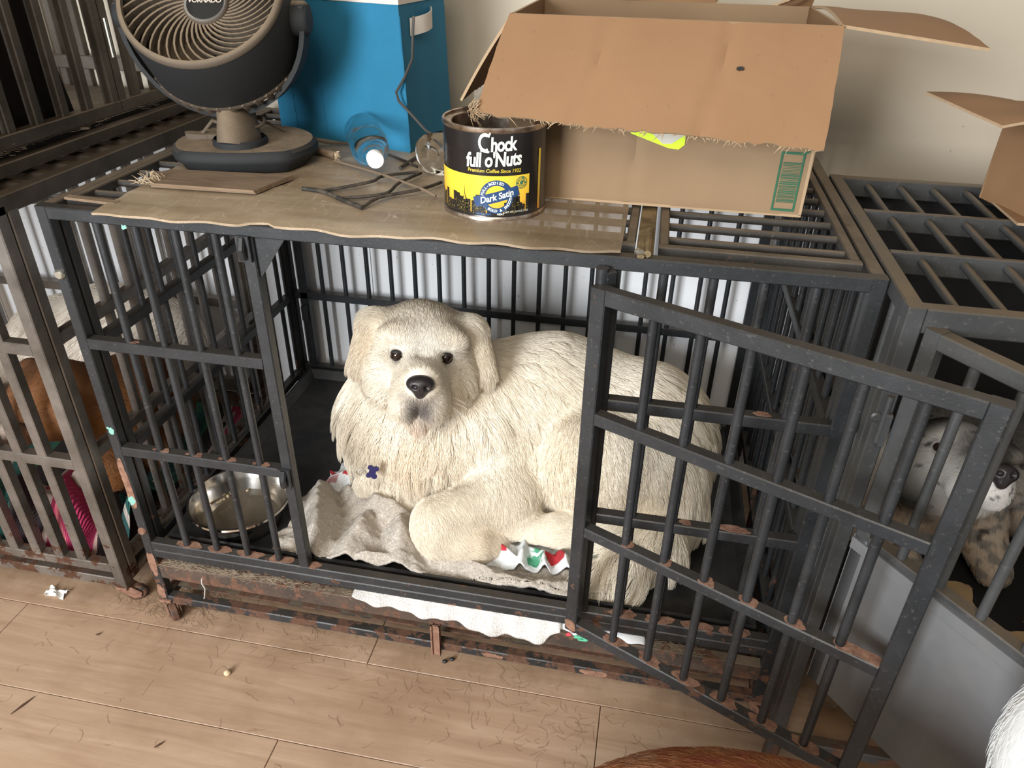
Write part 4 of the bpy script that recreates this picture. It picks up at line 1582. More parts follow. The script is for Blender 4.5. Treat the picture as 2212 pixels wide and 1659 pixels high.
bx2 = thing('cardboard_box', (1.62, 0.3, 0.906), 'smaller cardboard box on the grey crate roof by the right edge, flap open', 'box')
A0, A1, C0_, C1_ = 1.452, 1.80, 0.06, 0.40
panel('left_panel', bx2, [(A0 - 0.01, C1_, 0.906), (A0 + 0.03, C0_ + 0.2, 0.906), (A0 + 0.03, C0_ + 0.2, 1.06), (A0 - 0.01, C1_, 1.06)], cbm, 0.004, seed=21)
panel('front_panel', bx2, [(A0 + 0.03, C0_ + 0.2, 0.906), (A1, C0_ + 0.2, 0.906), (A1, C0_ + 0.2, 1.06), (A0 + 0.03, C0_ + 0.2, 1.06)], cbm, 0.004, seed=22)
panel('back_panel', bx2, [(A1, C1_, 0.906), (A0 - 0.01, C1_, 0.906), (A0 - 0.01, C1_, 1.06), (A1, C1_, 1.06)], cbm, 0.004, seed=23)
panel('right_panel', bx2, [(A1, C0_ + 0.2, 0.906), (A1, C1_, 0.906), (A1, C1_, 1.06), (A1, C0_ + 0.2, 1.06)], cbm, 0.004, seed=24)
panel('bottom_panel', bx2, [(A0, C0_ + 0.2, 0.91), (A1, C0_ + 0.2, 0.91), (A1, C1_, 0.91), (A0, C1_, 0.91)], cbm, 0.004, seed=25)
panel('left_flap', bx2, [(A0 + 0.03, C0_ + 0.2, 1.061), (A0 - 0.01, C1_, 1.061), (A0 - 0.142, C1_ - 0.01, 1.068), (A0 - 0.075, C0_ + 0.18, 1.052)], cbm, 0.004, (0, 0.2, 0.2, 0.2), 26, 0.002, (), 0.004)

# ------------------------------------------------------------------ STAINLESS BOWL
ss = mat('stainless', (0.62, 0.60, 0.57), 0.16, 1.0)
t = NT(ss)
t.rough(t.ramp(t.noise(6, 3, 0.5), [(0.3, B3(0.13)), (0.75, B3(0.20))]))
t.color(t.ramp(t.noise(9, 3, 0.5), [(0.35, (0.68, 0.66, 0.63)), (0.75, (0.55, 0.51, 0.46))]))
bw = thing('water_bowl', (0.140, 0.128, 0.191), 'round stainless steel bowl in the corner behind the left bars', 'bowl')
b = MB()
b.lathe([(0.0, 0.0), (0.074, 0.0), (0.078, 0.003), (0.093, 0.040), (0.098, 0.058), (0.1025, 0.0605), (0.1040, 0.059), (0.1030, 0.063), (0.0985, 0.0635), (0.096, 0.060), (0.090, 0.040), (0.074, 0.006), (0.0, 0.0055)], 64, (0.132, 0.124, 0.1915))
b.build('bowl', ss, bw, 50)
wat = mat('water', (0.22, 0.18, 0.13), 0.04)
wat.node_tree.nodes['Principled BSDF'].inputs['Alpha'].default_value = 0.55
wat.node_tree.nodes['Principled BSDF'].inputs['IOR'].default_value = 1.33
b = MB()
b.lathe([(0.0795, 0.0), (0.0, 0.0)], 48, (0.132, 0.124, 0.2105))
b.build('water', wat, bw, 60)
b = MB()
for k in range(10):
    a, r = rnd.uniform(1.9, 2.9), rnd.uniform(0.066, 0.076)
    b.tube([(0.132 + r * math.cos(a), 0.124 + r * math.sin(a), 0.2105), (0.132 + r * math.cos(a) + 0.003, 0.124 + r * math.sin(a), 0.2135)], [0.003, 0.002], 6)
tag(b.build('crumbs', mat('soggy_crumbs', (0.62, 0.50, 0.32), 0.8), bw, 60), kind='stuff')

# ------------------------------------------------------------------ CLOTHS


def cloth(name, x0, x1, y0, y1, nx, ny, hfun, edge, m, zbase, th=0.006, parent=None, keep=None):
    """a draped sheet over a region, its outline warped by edge(u,v)->(du,dv); hfun(P)->height"""
    us, vs = np.meshgrid(np.linspace(0, 1, nx), np.linspace(0, 1, ny))
    U, V = us.ravel(), vs.ravel()
    du, dv = edge(U, V)
    X = x0 + (x1 - x0) * (U + du)
    Y = y0 + (y1 - y0) * (V + dv)
    Zh = hfun(X, Y, U, V)
    P = np.stack([X, Y, zbase + th + Zh], 1)
    n = len(P)
    bot = P.copy()
    bot[:, 2] = np.maximum(P[:, 2] - th, zbase)
    v = [tuple(p) for p in P] + [tuple(p) for p in bot]
    f = [(j * nx + i, j * nx + i + 1, (j + 1) * nx + i + 1, (j + 1) * nx + i) for j in range(ny - 1) for i in range(nx - 1)]
    f += [tuple(reversed([k + n for k in q])) for q in f]
    rim = list(range(nx)) + [j * nx + nx - 1 for j in range(1, ny)] + [(ny - 1) * nx + i for i in range(nx - 2, -1, -1)] + [j * nx for j in range(ny - 2, 0, -1)]
    f += [(a, a + n, b_ + n, b_) for a, b_ in zip(rim, rim[1:] + rim[:1])]
    b = MB()
    b.add(v, f)
    me_o = b.build(name, m, parent, 180)
    uv = me_o.data.attributes.new('cloth_uv', 'FLOAT_VECTOR', 'POINT')
    arr = np.zeros((2 * n, 3), np.float32)
    arr[:n, 0] = arr[n:, 0] = U * (x1 - x0)
    arr[:n, 1] = arr[n:, 1] = V * (y1 - y0)
    # follow the cloth: lengthen by the slope so that print stretches over folds
    Zg = Zh.reshape(ny, nx)
    arr[:n, 1] += (np.cumsum(np.abs(np.diff(Zg, axis=0, prepend=Zg[:1])), 0) * 0.9).ravel()
    arr[n:, 1] = arr[:n, 1]
    uv.data.foreach_set('vector', arr.ravel())
    return me_o


def ridge(X, Y, a, c, wd, h, sharp=1.0):
    ax, ay, bx_, by_ = *a, *c
    dx, dy = bx_ - ax, by_ - ay
    L2 = dx * dx + dy * dy
    t_ = np.clip(((X - ax) * dx + (Y - ay) * dy) / L2, 0, 1)
    d = np.hypot(X - ax - t_ * dx, Y - ay - t_ * dy)
    return h * np.exp(-(d / wd) ** (1.6 * sharp)) * (0.75 + 0.25 * np.sin(math.pi * t_))


terry = mat('beige_terry', rough=0.95)
t = NT(terry)
n1 = t.noise(420, 3, 0.7)
c = t.ramp(t.noise(9, 5, 0.6), [(0.3, (0.64, 0.55, 0.45)), (0.7, (0.76, 0.69, 0.60))])
n2 = t.noise(170, 4, 0.75, None, 1.5)
t.color(t.mix(t.ramp(n2, [(0.36, B3(0.5)), (0.56, B3(0.0))]), c, (0.42, 0.33, 0.24)))
t.bump(n2, 1.0, 0.006)
terry.node_tree.nodes['Principled BSDF'].inputs['Sheen Weight'].default_value = 0.3


def h_towel(X, Y, U, V):
    Q = np.stack([X * 9, Y * 9, X * 0], 1)
    wx, wy = 0.012 * vnoise(Q, 3), 0.012 * vnoise(Q, 9)
    X, Y = X + wx, Y + wy
    h = 0.004 + 0.010 * np.clip(fbm(np.stack([X * 16, Y * 22, X * 0], 1), 5, 3), -0.3, 1)
    h = np.maximum(h, ridge(X, Y, (0.275, 0.215), (0.325, 0.06), 0.030, 0.070))
    h = np.maximum(h, ridge(X, Y, (0.330, 0.220), (0.400, 0.150), 0.022, 0.050))
    h = np.maximum(h, ridge(X, Y, (0.395, 0.175), (0.49, 0.150), 0.040, 0.078))
    h = np.maximum(h, ridge(X, Y, (0.405, 0.150), (0.40, 0.050), 0.035, 0.060))
    h = np.maximum(h, ridge(X, Y, (0.470, 0.160), (0.50, 0.055), 0.045, 0.068))
    h = np.maximum(h, ridge(X, Y, (0.40, 0.040), (0.52, 0.055), 0.016, 0.040))
    h = np.maximum(h, ridge(X, Y, (0.535, 0.085), (0.63, 0.075), 0.020, 0.040))
    h = np.maximum(h, ridge(X, Y, (0.63, 0.080), (0.71, 0.050), 0.022, 0.036))
    h = np.maximum(h, ridge(X, Y, (0.71, 0.050), (0.83, 0.060), 0.020, 0.034))
    h += 0.006 * np.abs(vnoise(np.stack([X * 34 + Y * 12, Y * 30, X * 0], 1), 23)) + 0.004 * fbm(np.stack([X * 70, Y * 70, X * 0], 1), 21, 2)
    return np.maximum(h, 0.0)


def e_towel(U, V):
    k = np.stack([U * 6, V * 6, U * 0], 1)
    top = 0.10 * vnoise(k, 31) - 0.50 * np.clip((U - 0.46) / 0.1, 0, 1)
    return 0.02 * vnoise(k * 1.3, 33), np.where(V > 0.05, V * top, 0)


tw = cloth('towel', 0.235, 0.855, 0.034, 0.225, 190, 90, h_towel, e_towel, terry, 0.1905, 0.006)
tag(tw, 'crumpled beige terry towel on the tray beside the steel bowl', 'towel')
# white towel squeezed out under the bottom rail
tow2 = mat('white_terry', rough=0.95)
t = NT(tow2)
n1 = t.noise(300, 3, 0.7, t.coords((1.6, 1, 0.5)))
t.color(t.ramp(n1, [(0.3, (0.55, 0.50, 0.44)), (0.55, (0.80, 0.78, 0.75))]))
t.bump(n1, 0.9, 0.004)


def hang(name, xs, tops, bots, y, m, seed, n=70, k=12, depth=0.022):
    xx = np.linspace(xs[0], xs[-1], n)
    tp, bt = np.interp(xx, xs, tops), np.interp(xx, xs, bots)
    v = []
    for j in range(k):
        q = j / (k - 1)
        for i in range(n):
            z = tp[i] * (1 - q) + bt[i] * q
            w_ = 0.004 * math.sin(xx[i] * 60 + q * 2) * q + 0.0025 * math.sin(xx[i] * 140 + seed)
            v.append((xx[i], y - depth * math.sin(q * 1.5) * 0.8 + w_, z))
    nn = len(v)
    v += [(a, b_ + 0.006, c_) for a, b_, c_ in v]
    f = [(j * n + i, j * n + i + 1, (j + 1) * n + i + 1, (j + 1) * n + i) for j in range(k - 1) for i in range(n - 1)]
    f += [tuple(reversed([e + nn for e in q])) for q in f]
    rim = list(range(n)) + [j * n + n - 1 for j in range(1, k)] + [(k - 1) * n + i for i in range(n - 2, -1, -1)] + [j * n for j in range(k - 2, 0, -1)]
    f += [(a, a + nn, b_ + nn, b_) for a, b_ in zip(rim, rim[1:] + rim[:1])]
    b = MB()
    b.add(v, f)
    return b.build(name, m, None, 180)


o = hang('towel', [0.425, 0.46, 0.55, 0.64, 0.66, 0.712, 0.735, 0.80, 0.812, 0.83], [0.176] * 10,
         [0.172, 0.162, 0.150, 0.146, 0.140, 0.124, 0.136, 0.130, 0.150, 0.165], 0.002, tow2, 1)
tag(o, 'white terry towel edge squeezed out below the bottom rail', 'towel')

fleece = mat('printed_fleece', rough=0.95)
t = NT(fleece)
at = t.n('ShaderNodeAttribute', attribute_name='cloth_uv')
V1 = at.outputs['Vector']


def blot(scale, thr, rnd_):
    vo = t.n('ShaderNodeTexVoronoi', distance='CHEBYCHEV')
    vo.inputs['Scale'].default_value = scale
    vo.inputs['Randomness'].default_value = rnd_
    t.l(V1, vo.inputs['Vector'])
    return t.ramp(vo.outputs['Distance'], [(thr - 0.02, B3(1)), (thr, B3(0))]), vo


r1, vo1 = blot(19, 0.36, 0.7)
sx = t.n('ShaderNodeSeparateColor')
t.l(vo1.outputs['Color'], sx.inputs[0])
isr = t.ramp(sx.outputs[0], [(0.45, B3(1)), (0.46, B3(0))], True)
isg = t.ramp(sx.outputs[0], [(0.62, B3(0)), (0.63, B3(1))], True)
n1 = t.noise(330, 3, 0.7)
base = t.ramp(n1, [(0.3, (0.55, 0.58, 0.60)), (0.55, (0.84, 0.86, 0.87))])
c = t.mix(t.math('MULTIPLY', r1, isr), base, (0.50, 0.035, 0.045))
c = t.mix(t.math('MULTIPLY', t.math('MULTIPLY', r1, isg), t.ramp(t.noise(40, 3), [(0.45, B3(0)), (0.55, B3(1))])), c, (0.08, 0.33, 0.19))
lt = t.ramp(t.noise(22, 3, 0.5, V1), [(0.66, B3(0)), (0.70, B3(0.5))])
t.color(t.mix(lt, c, (0.35, 0.62, 0.70)))
t.bump(n1, 0.8, 0.003)


def h_fl1(X, Y, U, V):
    h = 0.006 + 0.010 * np.clip(fbm(np.stack([X * 20, Y * 20, X * 0], 1), 55, 3), -0.3, 1)
    h = np.maximum(h, ridge(X, Y, (0.285, 0.255), (0.36, 0.275), 0.030, 0.050))
    h = np.maximum(h, ridge(X, Y, (0.75, 0.305), (0.79, 0.27), 0.028, 0.062))
    h = np.maximum(h, ridge(X, Y, (0.72, 0.225), (0.77, 0.255), 0.022, 0.045))
    h = np.maximum(h, ridge(X, Y, (0.66, 0.125), (0.72, 0.10), 0.016, 0.048))
    h = np.maximum(h, ridge(X, Y, (0.735, 0.150), (0.735, 0.085), 0.014, 0.050))
    h = np.maximum(h, ridge(X, Y, (0.775, 0.125), (0.785, 0.08), 0.013, 0.045))
    h = np.maximum(h, ridge(X, Y, (0.81, 0.130), (0.83, 0.085), 0.016, 0.048))
    h = np.maximum(h, ridge(X, Y, (0.70, 0.135), (0.80, 0.120), 0.014, 0.035))
    h += 0.003 * fbm(np.stack([X * 60, Y * 60, X * 0], 1), 61, 2)
    return np.maximum(h, 0)


fl = cloth('fleece_blanket', 0.262, 0.90, 0.080, 0.34, 210, 100, h_fl1, lambda U, V: (0.015 * vnoise(np.stack([U * 7, V * 7, U * 0], 1), 71), 0.04 * vnoise(np.stack([U * 7, V * 7, U * 0], 1), 72) + (1 - V) * 0.56 * np.clip((0.56 - U) / 0.10, 0, 1)), fleece, 0.1925, 0.005)
tag(fl, 'white fleece blanket printed red and green under the white dog', 'blanket')
o = hang('fleece_scrap', [0.818, 0.84, 0.87, 0.90, 0.93, 0.955, 0.985], [0.172, 0.172, 0.172, 0.170, 0.172, 0.172, 0.170], [0.168, 0.160, 0.154, 0.157, 0.164, 0.160, 0.166], 0.004, mat('fleece_white', (0.80, 0.83, 0.85), 0.95), 3, 50, 8, 0.014)
tag(o, 'pale fleece corner poking out under the rail behind the door hinge', 'blanket')
b = MB()
for x, z, m_ in ((0.865, 0.163, 0), (0.873, 0.160, 0), (0.846, 0.166, 1)):
    b.prism(patch_poly(x, z, 0.008 - 0.004 * m_, 0.0035, 12, 0.4, int(x * 1000)), lambda u, v, q: (u, -0.0125 + q - (0.172 - v) * 0.25, v), -0.001, m_)
b.build('print_patch', [mat('fleece_green', (0.10, 0.45, 0.27), 0.95), mat('fleece_red', (0.6, 0.06, 0.08), 0.95)], o)

# striped serape in the left crate
ser = mat('serape', rough=0.95)
t = NT(ser)
at = t.n('ShaderNodeAttribute', attribute_name='cloth_uv')
sp_ = t.n('ShaderNodeSeparateXYZ')
t.l(at.outputs['Vector'], sp_.inputs[0])
ph = t.math('FRACT', t.math('ADD', t.math('MULTIPLY', sp_.outputs[0], 2.5), t.math('MULTIPLY', sp_.outputs[1], 0.9)))
st = t.ramp(ph, [(0.0, (0.50, 0.03, 0.11)), (0.09, (0.72, 0.16, 0.20)), (0.13, (0.55, 0.035, 0.13)), (0.28, (0.70, 0.45, 0.38)), (0.31, (0.025, 0.018, 0.020)), (0.50, (0.02, 0.10, 0.095)), (0.53, (0.60, 0.52, 0.45)), (0.56, (0.02, 0.13, 0.11)), (0.74, (0.03, 0.17, 0.10)), (0.80, (0.03, 0.02, 0.025)), (0.95, (0.60, 0.45, 0.38))], True)
yarn = t.n('ShaderNodeTexWave', wave_type='BANDS', bands_direction='X')
yarn.inputs['Scale'].default_value = 75
yarn.inputs['Distortion'].default_value = 2
t.l(at.outputs['Vector'], yarn.inputs['Vector'])
t.color(t.mix(t.math('MULTIPLY', yarn.outputs[1], 0.35), st, (0.02, 0.012, 0.012)))
t.bump(yarn.outputs[1], 0.9, 0.003)


def h_ser(X, Y, U, V):
    Q = np.stack([X * 7, Y * 7, X * 0], 1)
    X, Y = X + 0.02 * vnoise(Q, 83), Y + 0.02 * vnoise(Q, 89)
    h = 0.03 + 0.035 * np.clip(fbm(np.stack([X * 11, Y * 11, X * 0], 1), 85, 3), -0.5, 1)
    h = np.maximum(h, ridge(X, Y, (-0.33, 0.18), (-0.285, 0.075), 0.036, 0.120))
    h = np.maximum(h, ridge(X, Y, (-0.20, 0.17), (-0.185, 0.075), 0.030, 0.100))
    h = np.maximum(h, ridge(X, Y, (-0.44, 0.20), (-0.40, 0.07), 0.030, 0.105))
    h = np.maximum(h, ridge(X, Y, (-0.15, 0.30), (-0.14, 0.12), 0.035, 0.14))
    h = np.maximum(h, ridge(X, Y, (-0.55, 0.2), (-0.50, 0.08), 0.030, 0.10))
    h = h * np.clip(1 - (Y - 0.16) / 0.12, 0.12, 1)
    return np.maximum(h, 0) * np.clip(V * 9, 0.15, 1)


o = cloth('serape_blanket', -0.72, -0.140, 0.050, 0.66, 150, 120, h_ser, lambda U, V: (0 * U, 0 * U), ser, 0.084, 0.006)
tag(o, 'pink, teal and black striped serape blanket bunched in the left crate', 'blanket')
# dark cloth hung inside the upper crate
b = MB()
v, nx, ny = [], 60, 20
for j in range(ny):
    for i in range(nx):
        u, q = i / (nx - 1), j / (ny - 1)
        y = -0.10 + u * (0.40 + 0.10 * (1 - q))
        v.append((-0.245 + 0.012 * math.sin(u * 40 + q * 3) + 0.02 * q, y, 0.936 + q * 0.66))
nn = len(v)
v += [(a - 0.004, b_, c_) for a, b_, c_ in v]
f = [(j * nx + i, j * nx + i + 1, (j + 1) * nx + i + 1, (j + 1) * nx + i) for j in range(ny - 1) for i in range(nx - 1)]
f += [tuple(reversed([e + nn for e in q])) for q in f]
rim = list(range(nx)) + [j * nx + nx - 1 for j in range(1, ny)] + [(ny - 1) * nx + i for i in range(nx - 2, -1, -1)] + [j * nx for j in range(ny - 2, 0, -1)]
f += [(a, a + nn, b_ + nn, b_) for a, b_ in zip(rim, rim[1:] + rim[:1])]
b.add(v, f)
tag(b.build('dark_cloth', mat('dark_brown_cloth', (0.012, 0.008, 0.007), 0.95), None, 180), 'dark brown cloth hung behind the bars of the upper left crate', 'cloth')

# ================================================================== DOGS
class Pr:
    """one rounded body mass: ellipsoid or tapered limb, with coat length, lie and colour"""

    def __init__(s, kind, a, b, r, fl=0.02, flow=(0, 0, -1), col=None, k=0.03, rot=None, sub=False):
        s.kind, s.a, s.b, s.fl, s.k, s.sub = kind, np.array(a, float), None if b is None else np.array(b, float), fl, k, sub
        s.r = np.array(r, float)
        s.flow = np.array(flow, float) / np.linalg.norm(flow)
        s.col = col
        s.rot = np.eye(3) if rot is None else np.array(rot, float)   # rows = local axes

    def bounds(s):
        if s.kind == 'E':
            e = np.abs(s.rot.T * s.r).sum(1)
            return s.a - e, s.a + e
        m = s.r.max()
        return np.minimum(s.a, s.b) - m, np.maximum(s.a, s.b) + m

    def d(s, P):
        if s.kind == 'E':
            q = (P - s.a) @ s.rot.T
            k0 = np.linalg.norm(q / s.r, axis=-1)
            k1 = np.linalg.norm(q / (s.r * s.r), axis=-1) + 1e-9
            return k0 * (k0 - 1.0) / k1
        ab = s.b - s.a
        t_ = np.clip(((P - s.a) @ ab) / (ab @ ab), 0, 1)
        return np.linalg.norm(P - s.a - t_[..., None] * ab, axis=-1) - (s.r[0] + (s.r[1] - s.r[0]) * t_)


def E_(a, r, **kw):
    return Pr('E', a, None, r, **kw)


def C_(a, b, r0, r1, **kw):
    return Pr('C', a, b, (r0, r1), **kw)


def surface_nets(vals, org, h):
    nx, ny, nz = vals.shape
    ins = vals < 0
    cell = np.zeros((nx - 1, ny - 1, nz - 1), bool)
    cnt = np.zeros(cell.shape, np.int16)
    acc = np.zeros(cell.shape + (3,), np.float32)
    cor = [(i, j, k) for i in (0, 1) for j in (0, 1) for k in (0, 1)]
    sl = lambda c: vals[c[0]:nx - 1 + c[0], c[1]:ny - 1 + c[1], c[2]:nz - 1 + c[2]]
    for a in range(8):
        for b in range(a + 1, 8):
            ca, cb = cor[a], cor[b]
            if sum(abs(p - q) for p, q in zip(ca, cb)) != 1:
                continue
            va, vb = sl(ca), sl(cb)
            x = (va < 0) != (vb < 0)
            if not x.any():
                continue
            t_ = np.where(x, va / np.where(x, va - vb, 1), 0)
            cnt += x
            for ax in range(3):
                acc[..., ax] += np.where(x, ca[ax] + t_ * (cb[ax] - ca[ax]), 0)
    cell = cnt > 0
    idx = -np.ones(cell.shape, np.int64)
    ii = np.argwhere(cell)
    idx[cell] = np.arange(len(ii))
    V = (ii + acc[cell] / cnt[cell][:, None]) * h + org
    F = []
    for ax in range(3):
        s0 = [slice(None)] * 3
        s1 = [slice(None)] * 3
        s0[ax], s1[ax] = slice(0, -1), slice(1, None)
        A, B = ins[tuple(s0)], ins[tuple(s1)]
        x = A != B
        o1, o2 = [(1, 2), (2, 0), (0, 1)][ax]
        e = np.argwhere(x)
        e = e[(e[:, o1] > 0) & (e[:, o2] > 0) & (e[:, o1] < vals.shape[o1] - 1) & (e[:, o2] < vals.shape[o2] - 1)]
        fl = A[tuple(e.T)]
        q = []
        for d1, d2 in ((-1, -1), (0, -1), (0, 0), (-1, 0)):
            c = e.copy()
            c[:, o1] += d1
            c[:, o2] += d2
            q.append(idx[tuple(c.T)])
        q = np.stack(q, 1)
        q[~fl] = q[~fl][:, ::-1]
        F.append(q)
    return V, np.concatenate(F)


def sdf_body(prims, h, clip_z=None, noise=0.0, seed=0, post=None):
    lo = np.min([p.bounds()[0] for p in prims], 0) - 4 * h
    hi = np.max([p.bounds()[1] for p in prims], 0) + 4 * h
    n = np.ceil((hi - lo) / h).astype(int) + 1
    vals = np.full(n, 1.0, np.float32)
    ax = [lo[i] + h * np.arange(n[i]) for i in range(3)]
    for p in prims:
        a, b = p.bounds()
        pad = p.k + 3 * h
        i0 = np.maximum(((a - pad - lo) / h).astype(int), 0)
        i1 = np.minimum(((b + pad - lo) / h).astype(int) + 2, n)
        G = np.stack(np.meshgrid(*[ax[i][i0[i]:i1[i]] for i in range(3)], indexing='ij'), -1)
        d = p.d(G)
        s_ = (slice(i0[0], i1[0]), slice(i0[1], i1[1]), slice(i0[2], i1[2]))
        cur = vals[s_]
        if p.sub:
            hh = np.maximum(p.k - np.abs(cur + d), 0) / p.k
            vals[s_] = np.maximum(cur, -d) + hh * hh * p.k * 0.25
        else:
            hh = np.maximum(p.k - np.abs(cur - d), 0) / p.k
            vals[s_] = np.minimum(cur, d) - hh * hh * p.k * 0.25
    if clip_z is not None:
        vals = np.maximum(vals, (clip_z - ax[2])[None, None, :].astype(np.float32))
    return surface_nets(vals, lo, h)


def body_mesh(name, V, F, m, cols=None, parent=None):
    me = bpy.data.meshes.new(name)
    me.vertices.add(len(V))
    me.vertices.foreach_set('co', np.asarray(V, np.float32).ravel())
    me.loops.add(len(F) * 4)
    me.loops.foreach_set('vertex_index', F.astype(np.int32).ravel())
    me.polygons.add(len(F))
    me.polygons.foreach_set('loop_start', np.arange(0, len(F) * 4, 4, dtype=np.int32))
    me.update(calc_edges=True)
    me.validate()
    me.materials.append(m)
    me.shade_smooth()
    if cols is not None:
        at = me.attributes.new('coat', 'FLOAT_COLOR', 'POINT')
        at.data.foreach_set('color', np.concatenate([cols, np.ones((len(cols), 1))], 1).astype(np.float32).ravel())
    return link(name, me, parent)


def relax(V, F, it=2, lam=0.5):
    n = len(V)
    for _ in range(it):
        acc = np.zeros((n, 3))
        c = np.zeros(n)
        for k in range(4):
            a, b = F[:, k], F[:, (k + 1) % 4]
            for q in range(3):
                acc[:, q] += np.bincount(a, V[b, q], n) + np.bincount(b, V[a, q], n)
            c += np.bincount(a, minlength=n) + np.bincount(b, minlength=n)
        V = V + lam * (acc / c[:, None] - V)
    return V


def coat_fields(prims, P, sharp=0.016):
    """blend coat length, lie and colour of the nearby masses"""
    W, L, Fw, Cc = 0, 0, 0, 0
    for p in prims:
        if p.sub:
            continue
        w_ = np.exp(-np.clip(p.d(P) + 0.02, 0, 1) / sharp) + 1e-12
        W = W + w_
        L = L + w_ * p.fl
        Fw = Fw + w_[:, None] * p.flow
        if p.col is not None:
            Cc = Cc + w_[:, None] * np.array(p.col)
    return L / W, Fw / np.linalg.norm(Fw, axis=1)[:, None], (Cc / W[:, None]) if not np.isscalar(Cc) else None


def coatm(name, rough=0.55, sheen=0.0):
    m = mat(name, rough=rough)
    t = NT(m)
    a = t.n('ShaderNodeAttribute', attribute_name='coat')
    t.color(a.outputs['Color'])
    m.node_tree.nodes['Principled BSDF'].inputs['Specular IOR Level'].default_value = 0.25
    return m


def fur(name, V, F, prims, n, colf, m, parent, seed=0, lift=0.35, droop=0.5, clump=0.6, clump_n=2200, radius=0.0005, seg=6, zmin=None, keep=None, scale=1.0, wave=0.0):
    q = np.random.RandomState(seed)
    a, b, c, d = (V[F[:, k]] for k in range(4))
    nr = np.cross(c - a, d - b)
    ar = np.linalg.norm(nr, axis=1)
    L0, _, _ = coat_fields(prims, (a + c) / 2)
    wgt = ar * (0.4 + 0.6 * np.clip(0.03 / np.maximum(L0, 0.006), 0.3, 3))
    # surface looking down or buried against the tray needs few hairs
    wgt *= np.where(nr[:, 2] / (ar + 1e-12) < -0.6, 0.15, 1.0)
    pick = q.choice(len(F), n, p=wgt / wgt.sum())
    u, v = q.rand(n, 1), q.rand(n, 1)
    P = a[pick] * (1 - u) * (1 - v) + b[pick] * u * (1 - v) + c[pick] * u * v + d[pick] * (1 - u) * v
    N = nr[pick] / ar[pick][:, None]
    L, Fl, _ = coat_fields(prims, P)
    if keep is not None:
        kp = keep(P)
        P, N, L, Fl = P[kp], N[kp], L[kp], Fl[kp]
        n = len(P)
    L = L * scale * (0.75 + 0.5 * q.rand(n)) * (1 + 0.25 * vnoise(P * 35, seed + 5))
    Fl = Fl + 0.30 * np.stack([vnoise(P * 22 + k * 13, seed + k) for k in range(3)], 1) + 0.10 * q.randn(n, 3)
    T = Fl - N * (Fl * N).sum(1)[:, None]
    T /= np.linalg.norm(T, axis=1)[:, None] + 1e-9
    lf = np.clip(lift + (0.014 - L) * 4, 0.34, 0.46)[:, None]
    D = T * (1 - lf) + N * lf
    D /= np.linalg.norm(D, axis=1)[:, None]
    ts = np.linspace(0, 1, seg)
    pts = np.zeros((n, seg, 3))
    G = np.array([0, 0, -1.0])
    rw = q.rand(n, 1) * 6.28
    side = np.cross(N, T)
    for i, t_ in enumerate(ts):
        pts[:, i] = P + (D * t_ + (T - D) * 0.6 * t_ * t_ + G * droop * t_ * t_ * 0.5) * L[:, None] 
        if wave:
            pts[:, i] += side * (np.sin(t_ * 5.0 + rw) * wave * t_) * L[:, None]
    # clumps: pull tips towards a guide hair
    if clump > 0:
        g = q.choice(n, min(clump_n, n), replace=False)
        kd = kdtree.KDTree(len(g))
        for i, j in enumerate(g):
            kd.insert(P[j], i)
        kd.balance()
        near = np.fromiter((g[kd.find(p)[1]] for p in P), np.int64, n)
        for i, t_ in enumerate(ts):
            wv = clump * t_ ** 1.3
            tgt = pts[near, i]
            dd = np.linalg.norm(P - P[near], axis=1)[:, None]
            ok = (dd < np.minimum(0.03, 0.8 * L)[:, None])
            wl = wv * np.clip(L / 0.032 - 0.1, 0.15, 1)[:, None]
            pts[:, i] = np.where(ok, pts[:, i] * (1 - wl) + tgt * wl, pts[:, i])
    if zmin is not None:
        pts[..., 2] = np.maximum(pts[..., 2], zmin + 0.001 * q.rand(n, 1))
    C = colf(P)
    C = np.clip(C * (0.86 + 0.22 * q.rand(n, 1) + 0.06 * vnoise(P * 120, seed + 41)[:, None]), 0, 1)
    cv = bpy.data.hair_curves.new(name)
    cv.add_curves([seg] * n)
    cv.attributes['position'].data.foreach_set('vector', pts.astype(np.float32).ravel())
    ra = cv.attributes.new('radius', 'FLOAT', 'POINT') if 'radius' not in cv.attributes else cv.attributes['radius']
    rr = np.tile(radius * (1 - 0.8 * ts ** 1.5), n) * np.repeat(np.clip(L / 0.03, 0.6, 1.3), seg)
    ra.data.foreach_set('value', rr.astype(np.float32))
    at = cv.attributes.new('coat', 'FLOAT_COLOR', 'CURVE')
    at.data.foreach_set('color', np.concatenate([C, np.ones((n, 1))], 1).astype(np.float32).ravel())
    cv.materials.append(m)
    o = link(name, cv, parent)
    o['kind'] = 'stuff'
    return o


def frame_from(fw, roll=0.0):
    """right, forward, up axes of a head looking along fw"""
    F_ = np.array(fw, float)
    F_ /= np.linalg.norm(F_)
    R_ = np.cross(F_, [0, 0, 1.0])      # its right-hand side seen from behind
    R_ = -R_ / np.linalg.norm(R_)       # picture right when it faces us
    U_ = np.cross(R_, F_)
    U_ = U_ if U_[2] > 0 else -U_
    c, s_ = math.cos(roll), math.sin(roll)
    return R_ * c - U_ * s_, F_, U_ * c + R_ * s_


coat_skin = coatm('coat_skin', 0.8)
coat_hair = coatm('coat_hair', 0.5)
nosem = mat('wet_nose', (0.022, 0.018, 0.019), 0.32)
t = NT(nosem)
t.bump(t.noise(600, 2), 0.5, 0.001)
eyem = mat('dog_eye', (0.018, 0.009, 0.005), 0.03)
lidm = mat('eye_rim', (0.015, 0.012, 0.012), 0.6)


